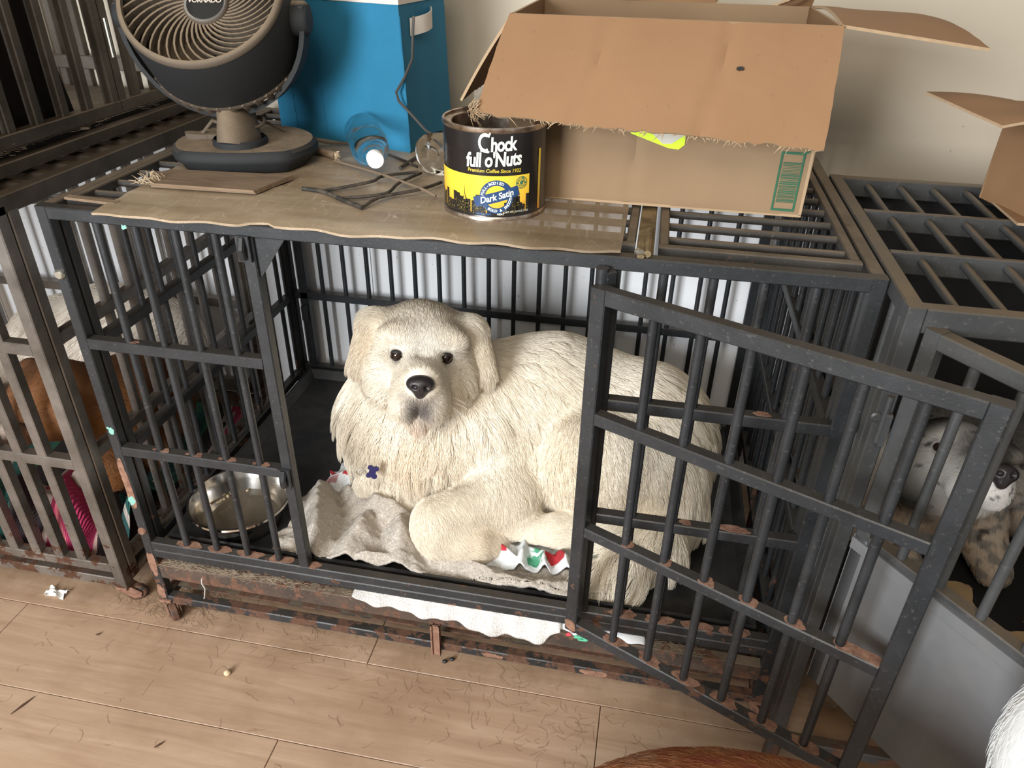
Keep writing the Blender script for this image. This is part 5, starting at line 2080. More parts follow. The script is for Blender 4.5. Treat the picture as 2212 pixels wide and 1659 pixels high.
def eye(parent, c, fw, r):
    b = MB()
    rm = Matrix.Translation(Vector(c)) @ Vector(fw).to_track_quat('Z', 'Y').to_matrix().to_4x4()
    b.lathe([(r * math.sin(a), r * math.cos(a)) for a in np.linspace(0.001, 1.7, 12)], 24, (0, 0, 0), rm)
    return b.build('eye', eyem, parent, 180)


def nose(parent, c, R_, F_, U_, s_, name='nose'):
    rot = np.array([R_, F_, U_])
    c = np.array(c)
    pr = [E_(c, (0.024 * s_, 0.017 * s_, 0.0155 * s_), rot=rot, k=0.01 * s_),
          E_(c - U_ * 0.013 * s_ - F_ * 0.002 * s_, (0.011 * s_, 0.012 * s_, 0.013 * s_), rot=rot, k=0.008 * s_),
          E_(c + R_ * 0.010 * s_ + F_ * 0.017 * s_ - U_ * 0.003 * s_, (0.0055 * s_, 0.008 * s_, 0.0045 * s_), rot=rot, k=0.003 * s_, sub=True),
          E_(c - R_ * 0.010 * s_ + F_ * 0.017 * s_ - U_ * 0.003 * s_, (0.0055 * s_, 0.008 * s_, 0.0045 * s_), rot=rot, k=0.003 * s_, sub=True),
          C_(c + F_ * 0.017 * s_ - U_ * 0.004 * s_, c + F_ * 0.011 * s_ - U_ * 0.03 * s_, 0.0012 * s_, 0.0014 * s_, k=0.003 * s_, sub=True)]
    V, F = sdf_body(pr, 0.0014 * s_)
    return body_mesh(name, relax(V, F, 1), F, nosem, None, parent)


def lid(parent, c, fw, up, r):
    """upper and lower eyelid as one thin shell leaving an almond opening"""
    fw = np.array(fw) / np.linalg.norm(fw)
    rt = np.cross(up, fw)
    rt /= np.linalg.norm(rt)
    up = np.cross(fw, rt)
    b = MB()
    for sgn, open_ in ((1, 26), (-1, 34)):
        v, f = [], []
        na, nb = 17, 7
        for j in range(nb):
            for i in range(na):
                az = math.radians(-80 + 160 * i / (na - 1))
                edge = math.radians(open_) * math.cos(az) ** 0.8
                el = edge + (math.radians(85) - edge) * j / (nb - 1)
                q = rt * (math.sin(az) * math.cos(el)) + fw * (math.cos(az) * math.cos(el)) + up * (sgn * math.sin(el))
                v.append(np.array(c) + q * r)
        n = len(v)
        v += [np.array(c) + (p - np.array(c)) * 0.93 for p in v]
        f = [(j * na + i, j * na + i + 1, (j + 1) * na + i + 1, (j + 1) * na + i) for j in range(nb - 1) for i in range(na - 1)]
        f += [tuple(reversed([e + n for e in q])) for q in f]
        f += [(i, i + n, i + 1 + n, i + 1) for i in range(na - 1)]
        b.add(v, f)
    o = b.build('eyelid', lidm, parent, 180)
    o['kind'] = 'stuff'
    return o


# ------------------------------------------------------------------ the white dog
dogw = thing('dog', (0.72, 0.30, 0.195), 'big cream white long-haired dog lying in the open black crate', 'dog')
S0 = np.array([0.497, 0.275, 0.578])
R_, F_, U_ = frame_from((0.290, -0.920, 0.250), math.radians(6))
HR = np.array([R_, F_, U_])


def hp_(r, f, u):
    return S0 + R_ * r + F_ * f + U_ * u


back = -F_ + 0.25 * U_
DN = np.array([0, 0, -1.0])
hd = dict(rot=HR)
prims = [
    # skull, brow, cheeks, muzzle
    E_(hp_(0, 0, 0.0), (0.092, 0.092, 0.086), fl=0.020, flow=back + 0.1 * U_, k=0.03, **hd),
    E_(hp_(-0.044, 0.066, 0.028), (0.038, 0.026, 0.024), fl=0.011, flow=back + U_, k=0.025, **hd),
    E_(hp_(0.044, 0.066, 0.028), (0.038, 0.026, 0.024), fl=0.011, flow=back + U_, k=0.025, **hd),
    E_(hp_(-0.064, 0.015, -0.050), (0.046, 0.062, 0.060), fl=0.028, flow=back - 0.8 * R_ - 0.7 * U_, k=0.03, **hd),
    E_(hp_(0.064, 0.015, -0.050), (0.046, 0.062, 0.060), fl=0.028, flow=back + 0.8 * R_ - 0.7 * U_, k=0.03, **hd),
    C_(hp_(0, 0.050, -0.026), hp_(0, 0.134, -0.036), 0.052, 0.038, fl=0.008, flow=back, k=0.03),
    E_(hp_(-0.028, 0.116, -0.076), (0.027, 0.040, 0.042), fl=0.008, flow=back - 0.5 * U_, k=0.018, **hd),
    E_(hp_(0.028, 0.116, -0.076), (0.027, 0.040, 0.042), fl=0.008, flow=back - 0.5 * U_, k=0.018, **hd),
    E_(hp_(0, 0.098, -0.114), (0.028, 0.034, 0.022), fl=0.030, flow=DN + 0.3 * F_, k=0.012, **hd),
    # eye sockets
    E_(hp_(-0.045, 0.088, -0.002), (0.014, 0.014, 0.010), k=0.012, sub=True, **hd),
    E_(hp_(0.045, 0.088, -0.002), (0.014, 0.014, 0.010), k=0.012, sub=True, **hd),
    # stop and the line under the nose
    C_(hp_(0, 0.100, 0.050), hp_(0, 0.112, -0.004), 0.006, 0.004, k=0.02, sub=True),
    C_(hp_(0, 0.164, -0.056), hp_(0, 0.152, -0.098), 0.002, 0.003, k=0.008, sub=True),
    # ears
    E_(hp_(-0.092, -0.004, 0.040), (0.030, 0.040, 0.026), fl=0.016, flow=-R_ - 1.2 * U_, k=0.03, **hd),
    E_(hp_(0.092, -0.004, 0.040), (0.030, 0.040, 0.026), fl=0.016, flow=R_ - 1.2 * U_, k=0.03, **hd),
    C_(hp_(-0.098, 0.004, 0.034), hp_(-0.114, 0.018, -0.040), 0.027, 0.024, fl=0.015, flow=-U_ - 0.2 * R_, k=0.012),
    C_(hp_(0.100, 0.004, 0.030), hp_(0.126, 0.022, -0.045), 0.027, 0.022, fl=0.012, flow=-U_ + 0.2 * R_, k=0.012),
    # neck, ruff, chest
    C_(hp_(0, -0.045, -0.050), (0.47, 0.345, 0.40), 0.095, 0.125, fl=0.040, flow=(-0.1, -0.3, -1), k=0.05),
    E_((0.438, 0.305, 0.405), (0.122, 0.100, 0.095), fl=0.065, flow=(-0.55, -0.25, -0.8), k=0.05),
    E_((0.430, 0.300, 0.325), (0.105, 0.095, 0.095), fl=0.060, flow=(-0.35, -0.35, -0.9), k=0.05),
    E_((0.505, 0.265, 0.335), (0.090, 0.080, 0.110), fl=0.060, flow=(0.05, -0.45, -0.9), k=0.04),
    # shoulder and trunk
    E_((0.615, 0.330, 0.365), (0.095, 0.115, 0.125), fl=0.040, flow=(0.35, -0.2, -0.9), k=0.05),
    C_((0.52, 0.400, 0.375), (0.74, 0.430, 0.370), 0.125, 0.148, fl=0.035, flow=(0.9, -0.1, -0.45), k=0.06),
    C_((0.74, 0.430, 0.370), (0.93, 0.410, 0.350), 0.148, 0.150, fl=0.036, flow=(0.8, -0.1, -0.6), k=0.06),
    E_((0.965, 0.380, 0.335), (0.118, 0.135, 0.135), fl=0.045, flow=(0.75, -0.2, -0.7), k=0.05),
    C_((0.58, 0.300, 0.270), (0.86, 0.300, 0.270), 0.075, 0.080, fl=0.02, flow=(0.4, -0.2, -0.8), k=0.05),
    # near thigh, shank and hind foot
    E_((0.865, 0.262, 0.345), (0.118, 0.082, 0.125), fl=0.022, flow=(0.35, -0.3, -0.9), k=0.035),
    E_((0.990, 0.285, 0.290), (0.088, 0.080, 0.095), fl=0.035, flow=(0.5, -0.5, -0.8), k=0.04),
    C_((0.985, 0.205, 0.240), (0.800, 0.172, 0.246), 0.046, 0.034, fl=0.010, flow=(-1, 0, -0.2), k=0.025),
    E_((0.750, 0.166, 0.246), (0.058, 0.032, 0.027), fl=0.007, flow=(-1, 0, -0.3), k=0.02),
    E_((0.704, 0.152, 0.240), (0.020, 0.016, 0.018), fl=0.006, flow=(-1, 0, -0.3), k=0.010),
    E_((0.702, 0.174, 0.240), (0.020, 0.013, 0.018), fl=0.006, flow=(-1, 0, -0.3), k=0.010),
    # near foreleg: upper arm, elbow, forearm, folded wrist, paw tucked back
    C_((0.625, 0.300, 0.340), (0.675, 0.215, 0.285), 0.078, 0.066, fl=0.022, flow=(0.3, -0.4, -0.8), k=0.04),
    C_((0.680, 0.205, 0.282), (0.570, 0.126, 0.272), 0.060, 0.049, fl=0.014, flow=(0.5, 0.0, -0.8), k=0.03),
    E_((0.556, 0.118, 0.262), (0.046, 0.044, 0.050), fl=0.011, flow=(0.2, -0.3, -0.9), k=0.02),
    C_((0.570, 0.106, 0.240), (0.645, 0.110, 0.234), 0.042, 0.036, fl=0.010, flow=(1, 0, -0.2), k=0.02),
    E_((0.672, 0.122, 0.228), (0.030, 0.026, 0.024), fl=0.009, flow=(1, 0, -0.2), k=0.015),
    # far foreleg
    C_((0.440, 0.285, 0.285), (0.395, 0.225, 0.250), 0.052, 0.040, fl=0.014, flow=(-0.2, -0.3, -0.9), k=0.03),
    C_((0.392, 0.222, 0.243), (0.470, 0.195, 0.232), 0.036, 0.030, fl=0.010, flow=(1, -0.2, -0.2), k=0.02),
    # tail swept forward along the tray
    C_((1.030, 0.290, 0.250), (0.995, 0.190, 0.240), 0.050, 0.042, fl=0.060, flow=(0.2, -0.8, -0.5), k=0.04),
    C_((0.995, 0.190, 0.240), (0.945, 0.125, 0.230), 0.040, 0.034, fl=0.070, flow=(-0.1, -0.95, -0.3), k=0.03),
    C_((0.945, 0.125, 0.230), (0.895, 0.105, 0.222), 0.034, 0.022, fl=0.072, flow=(-0.15, -0.95, -0.3), k=0.03),
]
V, F = sdf_body(prims, 0.0055, clip_z=0.1985)
V = relax(V, F, 1)


def col_white(P):
    n_ = fbm(P * 9, 3, 3)[:, None]
    n2 = fbm(P * 40, 8, 2)[:, None]
    c = np.array([0.87, 0.795, 0.665]) + 0.04 * n_ + 0.02 * n2
    tan = np.array([0.80, 0.66, 0.47])

    def blend(c, ctr, rad, colr, k):
        w_ = np.exp(-np.sum(((P - ctr) / rad) ** 2, 1))[:, None] * k
        return c * (1 - w_) + np.array(colr) * w_
    c = blend(c, hp_(-0.110, 0.0, 0.0), 0.042, tan, 0.75)
    c = blend(c, hp_(-0.085, 0.02, -0.02), (0.02, 0.03, 0.06), (0.66, 0.48, 0.29), 0.5)
    c = blend(c, hp_(0.115, 0.0, 0.0), 0.042, tan, 0.35)
    c = blend(c, np.array([0.50, 0.20, 0.40]), (0.07, 0.08, 0.045), (0.84, 0.68, 0.50), 0.6)
    c = blend(c, np.array([0.80, 0.22, 0.38]), (0.07, 0.1, 0.1), (0.83, 0.70, 0.50), 0.5)
    c = blend(c, np.array([0.65, 0.12, 0.25]), (0.05, 0.05, 0.04), (0.74, 0.58, 0.40), 0.6)
    c = blend(c, np.array([0.95, 0.20, 0.30]), (0.06, 0.07, 0.05), (0.80, 0.66, 0.44), 0.5)
    c = blend(c, hp_(0, 0.10, 0.02), (0.055, 0.06, 0.05), (0.84, 0.82, 0.78), 0.6)
    # grey lips and dark eye rims are skin colour, they belong to the dog
    for s_ in (-1, 1):
        c = blend(c, hp_(0.013 * s_, 0.152, -0.080), (0.018, 0.02, 0.030), (0.13, 0.105, 0.11), 0.92)
        c = blend(c, hp_(0.045 * s_, 0.080, -0.002), 0.0150, (0.02, 0.016, 0.016), 1.0)
        c = blend(c, hp_(0.038 * s_, 0.088, -0.016), (0.008, 0.012, 0.012), (0.20, 0.16, 0.14), 0.7)
    c = blend(c, hp_(0, 0.155, -0.098), (0.012, 0.02, 0.014), (0.06, 0.048, 0.05), 0.9)
    c = blend(c, hp_(0, 0.125, -0.122), (0.022, 0.02, 0.012), (0.72, 0.52, 0.42), 0.8)
    return np.clip(c, 0, 1)


body_mesh('body', V, F, coat_skin, col_white(V), dogw)


def keep_w(P):
    k = np.ones(len(P), bool)
    for s_ in (-1, 1):
        k &= np.linalg.norm(P - hp_(0.045 * s_, 0.086, 0.001), axis=1) > 0.0165
    k &= np.linalg.norm(P - hp_(0, 0.164, -0.030), axis=1) > 0.026
    return k


fur('fur', V, F, prims, 190000, col_white, coat_hair, dogw, 11, 0.40, 0.55, 0.70, 3600, 0.00040, 7, 0.198, keep_w, 1.15, 0.09)
for s_ in (-1, 1):
    c = hp_(0.045 * s_, 0.0775, -0.002)
    ax = F_ + 0.12 * s_ * R_
    eye(dogw, c, ax, 0.0122)
    lid(dogw, c, ax, U_, 0.0130)
nose(dogw, hp_(0, 0.164, -0.030), R_, F_, U_, 1.08)
# whiskers
b = MB()
for s_ in (-1, 1):
    for k in range(7):
        p = hp_(0.04 * s_, 0.12 - 0.006 * k, -0.070 - 0.004 * (k % 3))
        d = R_ * s_ * 0.9 + U_ * rnd.uniform(-0.6, 0.3) + F_ * rnd.uniform(-0.1, 0.4)
        ln = rnd.uniform(0.04, 0.07)
        b.tube([p, p + d * ln * 0.5, p + d * ln - U_ * 0.012], [0.0004, 0.0003, 0.0001], 4)
o = b.build('whiskers', mat('whisker', (0.8, 0.78, 0.72), 0.5), dogw)
o['kind'] = 'stuff'
# blue bone tag and its ring
tagm = mat('navy_enamel', (0.022, 0.02, 0.095), 0.25, 0.2)
TP = np.array([0.424, 0.146, 0.352])
tu = np.array([0.25, 0.10, 0.95])
tu /= np.linalg.norm(tu)
tn = np.array([0.32, -0.73, 0.62])
tn -= tu * (tn @ tu)
tn /= np.linalg.norm(tn)
tvv = np.cross(tn, tu)
poly = []
for k in range(48):
    a = 2 * math.pi * k / 48
    x = 0.0115 * math.cos(a)
    y = 0.0095 * math.sin(a) * (0.55 + 0.62 * abs(math.cos(a)) ** 1.0)
    r_ = 1 + 0.22 * math.cos(4 * a)
    poly.append((x * r_ * 1.25, y * r_ * 1.35))
b = MB()
poly = []
for cx_, cy_, a0_, a1_ in ((0.0095, 0.0055, -60, 165), (-0.0095, 0.0055, 15, 240), (-0.0095, -0.0055, 120, 345), (0.0095, -0.0055, 195, 420)):
    for k in range(12):
        a = math.radians(a0_ + (a1_ - a0_) * k / 11)
        poly.append((cx_ + 0.0058 * math.cos(a), cy_ + 0.0058 * math.sin(a)))
b.prism(poly, lambda u, v, q: tuple(TP + tu * u + tvv * v + tn * q), 0.002)
tg = b.build('name_tag', tagm, dogw)
b = MB()
ring = [tuple(TP + tvv * (0.020 + 0.010 * math.sin(a)) + tu * (-0.006 + 0.007 * math.cos(a)) + tn * 0.002) for a in np.linspace(0, 2 * math.pi, 20)]
b.tube(ring, 0.0009, 6)
b.build('tag_ring', M['zinc'], dogw, 60)


# ------------------------------------------------------------------ the other dogs
def short_dog(name, loc, label, prims, h, colf, clip, n, hlen=1.0, seed=1, keep=None, rad=0.0004):
    d = thing(name, loc, label, 'dog')
    V, F = sdf_body(prims, h, clip_z=clip)
    V = relax(V, F, 1)
    body_mesh('body', V, F, coat_skin, colf(V), d)
    if n:
        fur('fur', V, F, prims, n, colf, coat_hair, d, seed, 0.3, 0.25, 0.4, 1500, rad, 4, clip, keep, hlen, 0.0)
    return d


# cream dog at the back of the left crate
pc = [E_((-0.400, 0.560, 0.335), (0.225, 0.120, 0.150), fl=0.022, flow=(-0.8, -0.4, -0.6), k=0.05),
      E_((-0.580, 0.520, 0.310), (0.120, 0.120, 0.130), fl=0.020, flow=(-0.8, -0.4, -0.6), k=0.05),
      E_((-0.690, 0.400, 0.330), (0.070, 0.085, 0.070), fl=0.012, flow=(0.6, 0.6, 0.1), k=0.04),
      C_((-0.710, 0.350, 0.315), (-0.730, 0.290, 0.300), 0.045, 0.034, fl=0.008, flow=(0.6, 0.6, 0.1), k=0.03),
      C_((-0.400, 0.540, 0.250), (-0.420, 0.520, 0.150), 0.090, 0.070, fl=0.01, k=0.04),
      C_((-0.600, 0.480, 0.250), (-0.640, 0.400, 0.150), 0.060, 0.040, fl=0.01, k=0.04)]


def col_cream(P):
    return np.clip(np.array([0.78, 0.70, 0.60]) + 0.05 * fbm(P * 14, 4, 3)[:, None], 0, 1)


short_dog('dog', (-0.42, 0.34, 0.12), 'cream white dog resting behind the brown dog in the left crate', pc, 0.010, col_cream, 0.11, 9000, 1.0, 21, lambda P: P[:, 1] < 0.66, 0.0006)

# brown dog in front of it
BR, BF, BU = frame_from((-0.55, -0.75, -0.35), math.radians(10))
BH = np.array([-0.292, 0.160, 0.418])


def bh(r, f, u):
    return BH + BR * r + BF * f + BU * u


HB = np.array([BR, BF, BU])
pb = [E_(bh(0, 0, 0), (0.070, 0.080, 0.066), fl=0.006, flow=-BF, k=0.03, rot=HB),
      C_(bh(0, 0.05, -0.022), bh(0, 0.125, -0.034), 0.042, 0.031, fl=0.004, flow=-BF, k=0.025),
      E_(bh(0.045, 0.012, -0.03), (0.036, 0.05, 0.04), fl=0.006, flow=-BF, k=0.02, rot=HB),
      E_(bh(-0.045, 0.012, -0.03), (0.036, 0.05, 0.04), fl=0.006, flow=-BF, k=0.02, rot=HB),
      E_(bh(0.037, 0.064, 0.004), (0.011, 0.011, 0.008), k=0.008, rot=HB, sub=True),
      E_(bh(-0.037, 0.064, 0.004), (0.011, 0.011, 0.008), k=0.008, rot=HB, sub=True),
      C_(bh(0.078, -0.012, 0.022), bh(0.100, 0.008, -0.055), 0.026, 0.017, fl=0.006, flow=-BU, k=0.010),
      C_(bh(-0.078, -0.012, 0.022), bh(-0.100, 0.008, -0.055), 0.026, 0.017, fl=0.006, flow=-BU, k=0.010),
      C_(bh(0, -0.03, -0.01), (-0.235, 0.260, 0.340), 0.060, 0.090, fl=0.008, flow=(0.4, 0.3, -0.8), k=0.05),
      E_((-0.238, 0.285, 0.315), (0.092, 0.120, 0.120), fl=0.010, flow=(0.4, 0.6, -0.7), k=0.05),
      E_((-0.235, 0.370, 0.295), (0.085, 0.085, 0.115), fl=0.010, flow=(0.3, 0.6, -0.7), k=0.05),
      C_((-0.225, 0.255, 0.270), (-0.225, 0.205, 0.190), 0.050, 0.034, fl=0.006, flow=(0, -0.6, -0.8), k=0.03),
      C_((-0.225, 0.205, 0.185), (-0.300, 0.190, 0.180), 0.034, 0.028, fl=0.006, flow=(-1, 0, 0), k=0.02),
      C_((-0.205, 0.400, 0.260), (-0.205, 0.300, 0.180), 0.065, 0.036, fl=0.006, flow=(0, -0.6, -0.8), k=0.03),
      C_((-0.235, 0.300, 0.23), (-0.240, 0.36, 0.17), 0.06, 0.06, fl=0.006, k=0.04)]


def col_brown(P):
    c = np.array([0.175, 0.074, 0.029]) + 0.022 * fbm(P * 12, 9, 3)[:, None]
    for ctr, rad, cl, k in ((bh(0, 0.135, -0.05), 0.045, (0.72, 0.66, 0.60), 0.9), (bh(0, 0.10, 0.0), 0.018, (0.70, 0.62, 0.54), 0.7),
                            (bh(0.037, 0.064, 0.004), 0.016, (0.03, 0.02, 0.018), 0.8), (bh(-0.037, 0.064, 0.004), 0.016, (0.03, 0.02, 0.018), 0.8),
                            (bh(0.05, 0.05, -0.03), 0.03, (0.10, 0.045, 0.025), 0.6), ((-0.30, 0.190, 0.180), 0.04, (0.70, 0.62, 0.54), 0.8)):
        w_ = np.exp(-(np.linalg.norm(P - ctr, axis=1) / rad) ** 2)[:, None] * k
        c = c * (1 - w_) + np.array(cl) * w_
    return np.clip(c, 0.01, 1)


dgb = short_dog('dog', (-0.25, 0.3, 0.12), 'brown dog with white muzzle lying on the striped blanket in the left crate', pb, 0.007, col_brown, 0.10, 16000, 1.0, 22)
for s_ in (-1, 1):
    eye(dgb, bh(0.037 * s_, 0.054, 0.004), BF + 0.2 * s_ * BR, 0.0105)
nose(dgb, bh(0, 0.153, -0.024), BR, BF, BU, 0.85)

# spotted dog in the right crate
PR_, PF_, PU_ = frame_from((0.03, -0.80, 0.70), math.radians(4))
PH = np.array([1.440, 0.170, 0.530])


def ph_(r, f, u):
    return PH + PR_ * r + PF_ * f + PU_ * u


HP = np.array([PR_, PF_, PU_])
ps = [E_(ph_(0, 0, 0), (0.072, 0.080, 0.068), fl=0.008, flow=-PF_, k=0.03, rot=HP),
      C_(ph_(0, 0.05, -0.026), ph_(0.004, 0.142, -0.045), 0.044, 0.032, fl=0.005, flow=-PF_, k=0.025),
      E_(ph_(0.020, 0.112, -0.062), (0.022, 0.036, 0.024), fl=0.005, flow=-PF_, k=0.015, rot=HP),
      E_(ph_(-0.020, 0.112, -0.062), (0.022, 0.036, 0.024), fl=0.005, flow=-PF_, k=0.015, rot=HP),
      E_(ph_(0.046, 0.0, -0.04), (0.040, 0.055, 0.045), fl=0.012, flow=-PF_ - PU_, k=0.02, rot=HP),
      E_(ph_(-0.046, 0.0, -0.04), (0.040, 0.055, 0.045), fl=0.012, flow=-PF_ - PU_, k=0.02, rot=HP),
      E_(ph_(0.037, 0.066, 0.006), (0.011, 0.011, 0.008), k=0.008, rot=HP, sub=True),
      E_(ph_(-0.037, 0.066, 0.006), (0.011, 0.011, 0.008), k=0.008, rot=HP, sub=True),
      C_(ph_(-0.066, -0.012, 0.040), ph_(-0.094, 0.022, 0.018), 0.026, 0.015, fl=0.006, flow=-PU_ - PR_, k=0.010),
      C_(ph_(0.066, -0.012, 0.040), ph_(0.094, 0.022, 0.018), 0.026, 0.015, fl=0.006, flow=-PU_ + PR_, k=0.010),
      C_(ph_(0, -0.02, -0.03), (1.460, 0.230, 0.450), 0.066, 0.080, fl=0.014, flow=(0, -0.3, -1), k=0.04),
      E_((1.475, 0.255, 0.410), (0.095, 0.090, 0.100), fl=0.010, flow=(0, -0.3, -1), k=0.05),
      E_((1.520, 0.330, 0.420), (0.120, 0.105, 0.125), fl=0.010, flow=(0.5, 0.3, -1), k=0.05),
      E_((1.650, 0.330, 0.410), (0.130, 0.115, 0.125), fl=0.010, flow=(0.5, 0.3, -1), k=0.05),
      C_((1.420, 0.220, 0.370), (1.410, 0.170, 0.335), 0.048, 0.034, fl=0.006, flow=(0, -0.6, -0.6), k=0.03),
      C_((1.410, 0.170, 0.330), (1.430, 0.120, 0.318), 0.032, 0.026, fl=0.006, flow=(1, -0.2, 0), k=0.02),
      C_((1.550, 0.220, 0.370), (1.570, 0.140, 0.325), 0.048, 0.030, fl=0.006, flow=(0, -0.6, -0.6), k=0.03),
      C_((1.330, 0.230, 0.330), (1.345, 0.150, 0.540), 0.034, 0.028, fl=0.006, flow=(0, 0, -1), k=0.02),
      C_((1.330, 0.230, 0.330), (1.440, 0.250, 0.340), 0.04, 0.06, fl=0.006, flow=(0, 0, -1), k=0.03)]
qs = np.random.RandomState(4)
SP = np.stack([qs.uniform(1.30, 1.66, 900), qs.uniform(-0.05, 0.42, 900), qs.uniform(0.29, 0.72, 900)], 1)
SR = qs.uniform(0.002, 0.0075, 900)


def col_spot(P):
    n = len(P)
    c = np.tile(np.array([0.80, 0.77, 0.72]), (n, 1)) + 0.03 * fbm(P * 20, 5, 2)[:, None]
    tick = np.zeros(n)
    for p, r_ in zip(SP, SR):
        d = np.abs(P - p).max(1) < r_
        if d.any():
            tick[d] = np.maximum(tick[d], (np.linalg.norm(P[d] - p, axis=1) < r_) * 0.9)
    c = c * (1 - tick[:, None]) + np.array([0.03, 0.028, 0.03]) * tick[:, None]

    tk = np.clip((vnoise(P * 95, 77) + 0.5 * vnoise(P * 48, 78) - 0.62) * 9, 0, 0.92)[:, None]
    c = c * (1 - tk) + np.array([0.03, 0.028, 0.03]) * tk

    def blob(c, ctr, rad, cl, k, e=4):
        w_ = np.exp(-(np.linalg.norm((P - ctr) / rad, axis=1)) ** e)[:, None] * k
        return c * (1 - w_) + np.array(cl) * w_
    bk = (0.012, 0.012, 0.013)
    c = blob(c, np.array([1.56, 0.34, 0.45]), (0.22, 0.15, 0.2), bk, 1.0)
    c = blob(c, np.array([1.378, 0.18, 0.45]), (0.052, 0.19, 0.13), bk, 1.0)
    c = blob(c, ph_(0, -0.02, 0.075), (0.13, 0.07, 0.06), bk, 1.0)
    for s_ in (-1, 1):
        c = blob(c, ph_(0.085 * s_, 0.008, 0.028), 0.042, bk, 1.0)
    gm = 0.5 + 0.5 * fbm(P * 60, 33, 3)
    w_ = np.exp(-(np.linalg.norm((P - ph_(0.016, 0.105, 0.002)) @ HP.T / np.array([0.052, 0.105, 0.075]), axis=1)) ** 4)
    w_ = (w_ * np.clip(0.80 + 0.35 * gm, 0, 0.97))[:, None]
    c = c * (1 - w_) + np.array([0.055, 0.052, 0.052]) * w_
    for s_ in (-1, 1):
        c = blob(c, ph_(0.037 * s_, 0.066, 0.006), 0.014, (0.02, 0.02, 0.02), 0.9, 2)
    lo = 1 / (1 + np.exp((P[:, 2] - 0.44) / 0.015))[:, None] * 0.75
    dk = np.clip((vnoise(P * 70, 91) + 0.5 * vnoise(P * 35, 92) - 0.1) * 5, 0, 1)[:, None]
    c = c * (1 - lo) + (np.array([0.40, 0.30, 0.21]) * (1 - dk) + np.array([0.06, 0.045, 0.035]) * dk) * lo
    c = blob(c, ph_(-0.045, 0.02, 0.072), (0.06, 0.05, 0.05), bk, 0.95)
    return np.clip(c, 0.008, 1)


dsp = short_dog('dog', (1.47, 0.2, 0.29), 'white dog with black spots and ears and grey muzzle behind the right crate door', ps, 0.006, col_spot, 0.291, 22000, 1.0, 23)
for s_ in (-1, 1):
    eye(dsp, ph_(0.037 * s_, 0.056, 0.006), PF_ + 0.2 * s_ * PR_, 0.0105)
nose(dsp, ph_(0.004, 0.172, -0.034), PR_, PF_, PU_, 0.92)

# brown dog standing below the camera, only its back in view
pk = [E_((1.105, -0.492, 0.400), (0.235, 0.115, 0.125), fl=0.012, flow=(-1, 0, -0.3), k=0.05),
      C_((1.20, -0.580, 0.335), (1.30, -0.65, 0.32), 0.100, 0.10, fl=0.012, flow=(-1, 0, -0.3), k=0.05),
      C_((0.90, -0.575, 0.345), (0.80, -0.64, 0.36), 0.10, 0.09, fl=0.012, flow=(-1, 0, -0.3), k=0.05),
      C_((0.80, -0.64, 0.38), (0.74, -0.72, 0.42), 0.075, 0.065, fl=0.01, flow=(-1, 0, -0.3), k=0.04),
      E_((0.72, -0.76, 0.43), (0.065, 0.075, 0.062), fl=0.01, flow=(1, 0, 0), k=0.03),
      C_((0.71, -0.80, 0.42), (0.70, -0.87, 0.40), 0.04, 0.03, fl=0.005, flow=(0, 1, 0), k=0.02)]
for x, y in ((0.84, -0.55), (0.84, -0.67), (1.20, -0.57), (1.20, -0.68)):
    pk += [C_((x, y, 0.33), (x + 0.01, y, 0.16), 0.055, 0.030, fl=0.008, k=0.03), C_((x + 0.01, y, 0.16), (x, y - 0.01, 0.025), 0.027, 0.024, fl=0.005, k=0.02), E_((x, y - 0.03, 0.02), (0.026, 0.040, 0.020), fl=0.004, k=0.015)]
pk += [C_((1.32, -0.66, 0.38), (1.44, -0.72, 0.30), 0.03, 0.015, fl=0.01, k=0.03)]


def col_rust(P):
    return np.clip(np.array([0.215, 0.084, 0.032]) + 0.04 * fbm(P * 25, 13, 3)[:, None] + 0.03 * fbm(P * 90, 14, 2)[:, None], 0.02, 1)


short_dog('dog', (1.02, -0.6, 0), 'russet brown dog at the bottom edge, only the curve of its back showing', pk, 0.010, col_rust, 0.001, 26000, 1.0, 24, lambda P: P[:, 2] > 0.30, 0.0005)

# white and tan dog brushing past at the lower right
pw = [E_((1.385, -0.425, 0.585), (0.070, 0.075, 0.130), fl=0.03, flow=(-0.3, -0.5, -0.8), k=0.05),
      C_((1.440, -0.500, 0.520), (1.56, -0.66, 0.46), 0.085, 0.10, fl=0.02, flow=(0.4, -0.5, -0.5), k=0.05),
      C_((1.56, -0.66, 0.44), (1.68, -0.80, 0.44), 0.10, 0.08, fl=0.02, flow=(0.4, -0.5, -0.5), k=0.05),
      C_((1.68, -0.80, 0.46), (1.74, -0.88, 0.52), 0.07, 0.06, fl=0.02, flow=(0.4, -0.5, -0.5), k=0.04),
      E_((1.77, -0.92, 0.54), (0.07, 0.08, 0.065), fl=0.02, flow=(0, 1, 0), k=0.03),
      C_((1.79, -0.95, 0.53), (1.83, -1.01, 0.51), 0.04, 0.03, fl=0.01, flow=(0, 1, 0), k=0.03)]
for x, y in ((1.40, -0.43), (1.45, -0.53), (1.60, -0.74), (1.68, -0.70)):
    pw += [C_((x, y, 0.42), (x, y, 0.20), 0.06, 0.032, fl=0.01, k=0.03), C_((x, y, 0.20), (x, y, 0.028), 0.030, 0.026, fl=0.006, k=0.02), E_((x + 0.01, y - 0.02, 0.02), (0.030, 0.036, 0.020), fl=0.004, k=0.015)]


def col_pie(P):
    c = np.tile(np.array([0.74, 0.75, 0.74]), (len(P), 1))
    w_ = 1 / (1 + np.exp((P[:, 2] - 0.43) / 0.012 + 2 * fbm(P * 12, 3, 2)))[:, None]
    return np.clip(c * (1 - w_) + np.array([0.72, 0.52, 0.33]) * w_, 0, 1)


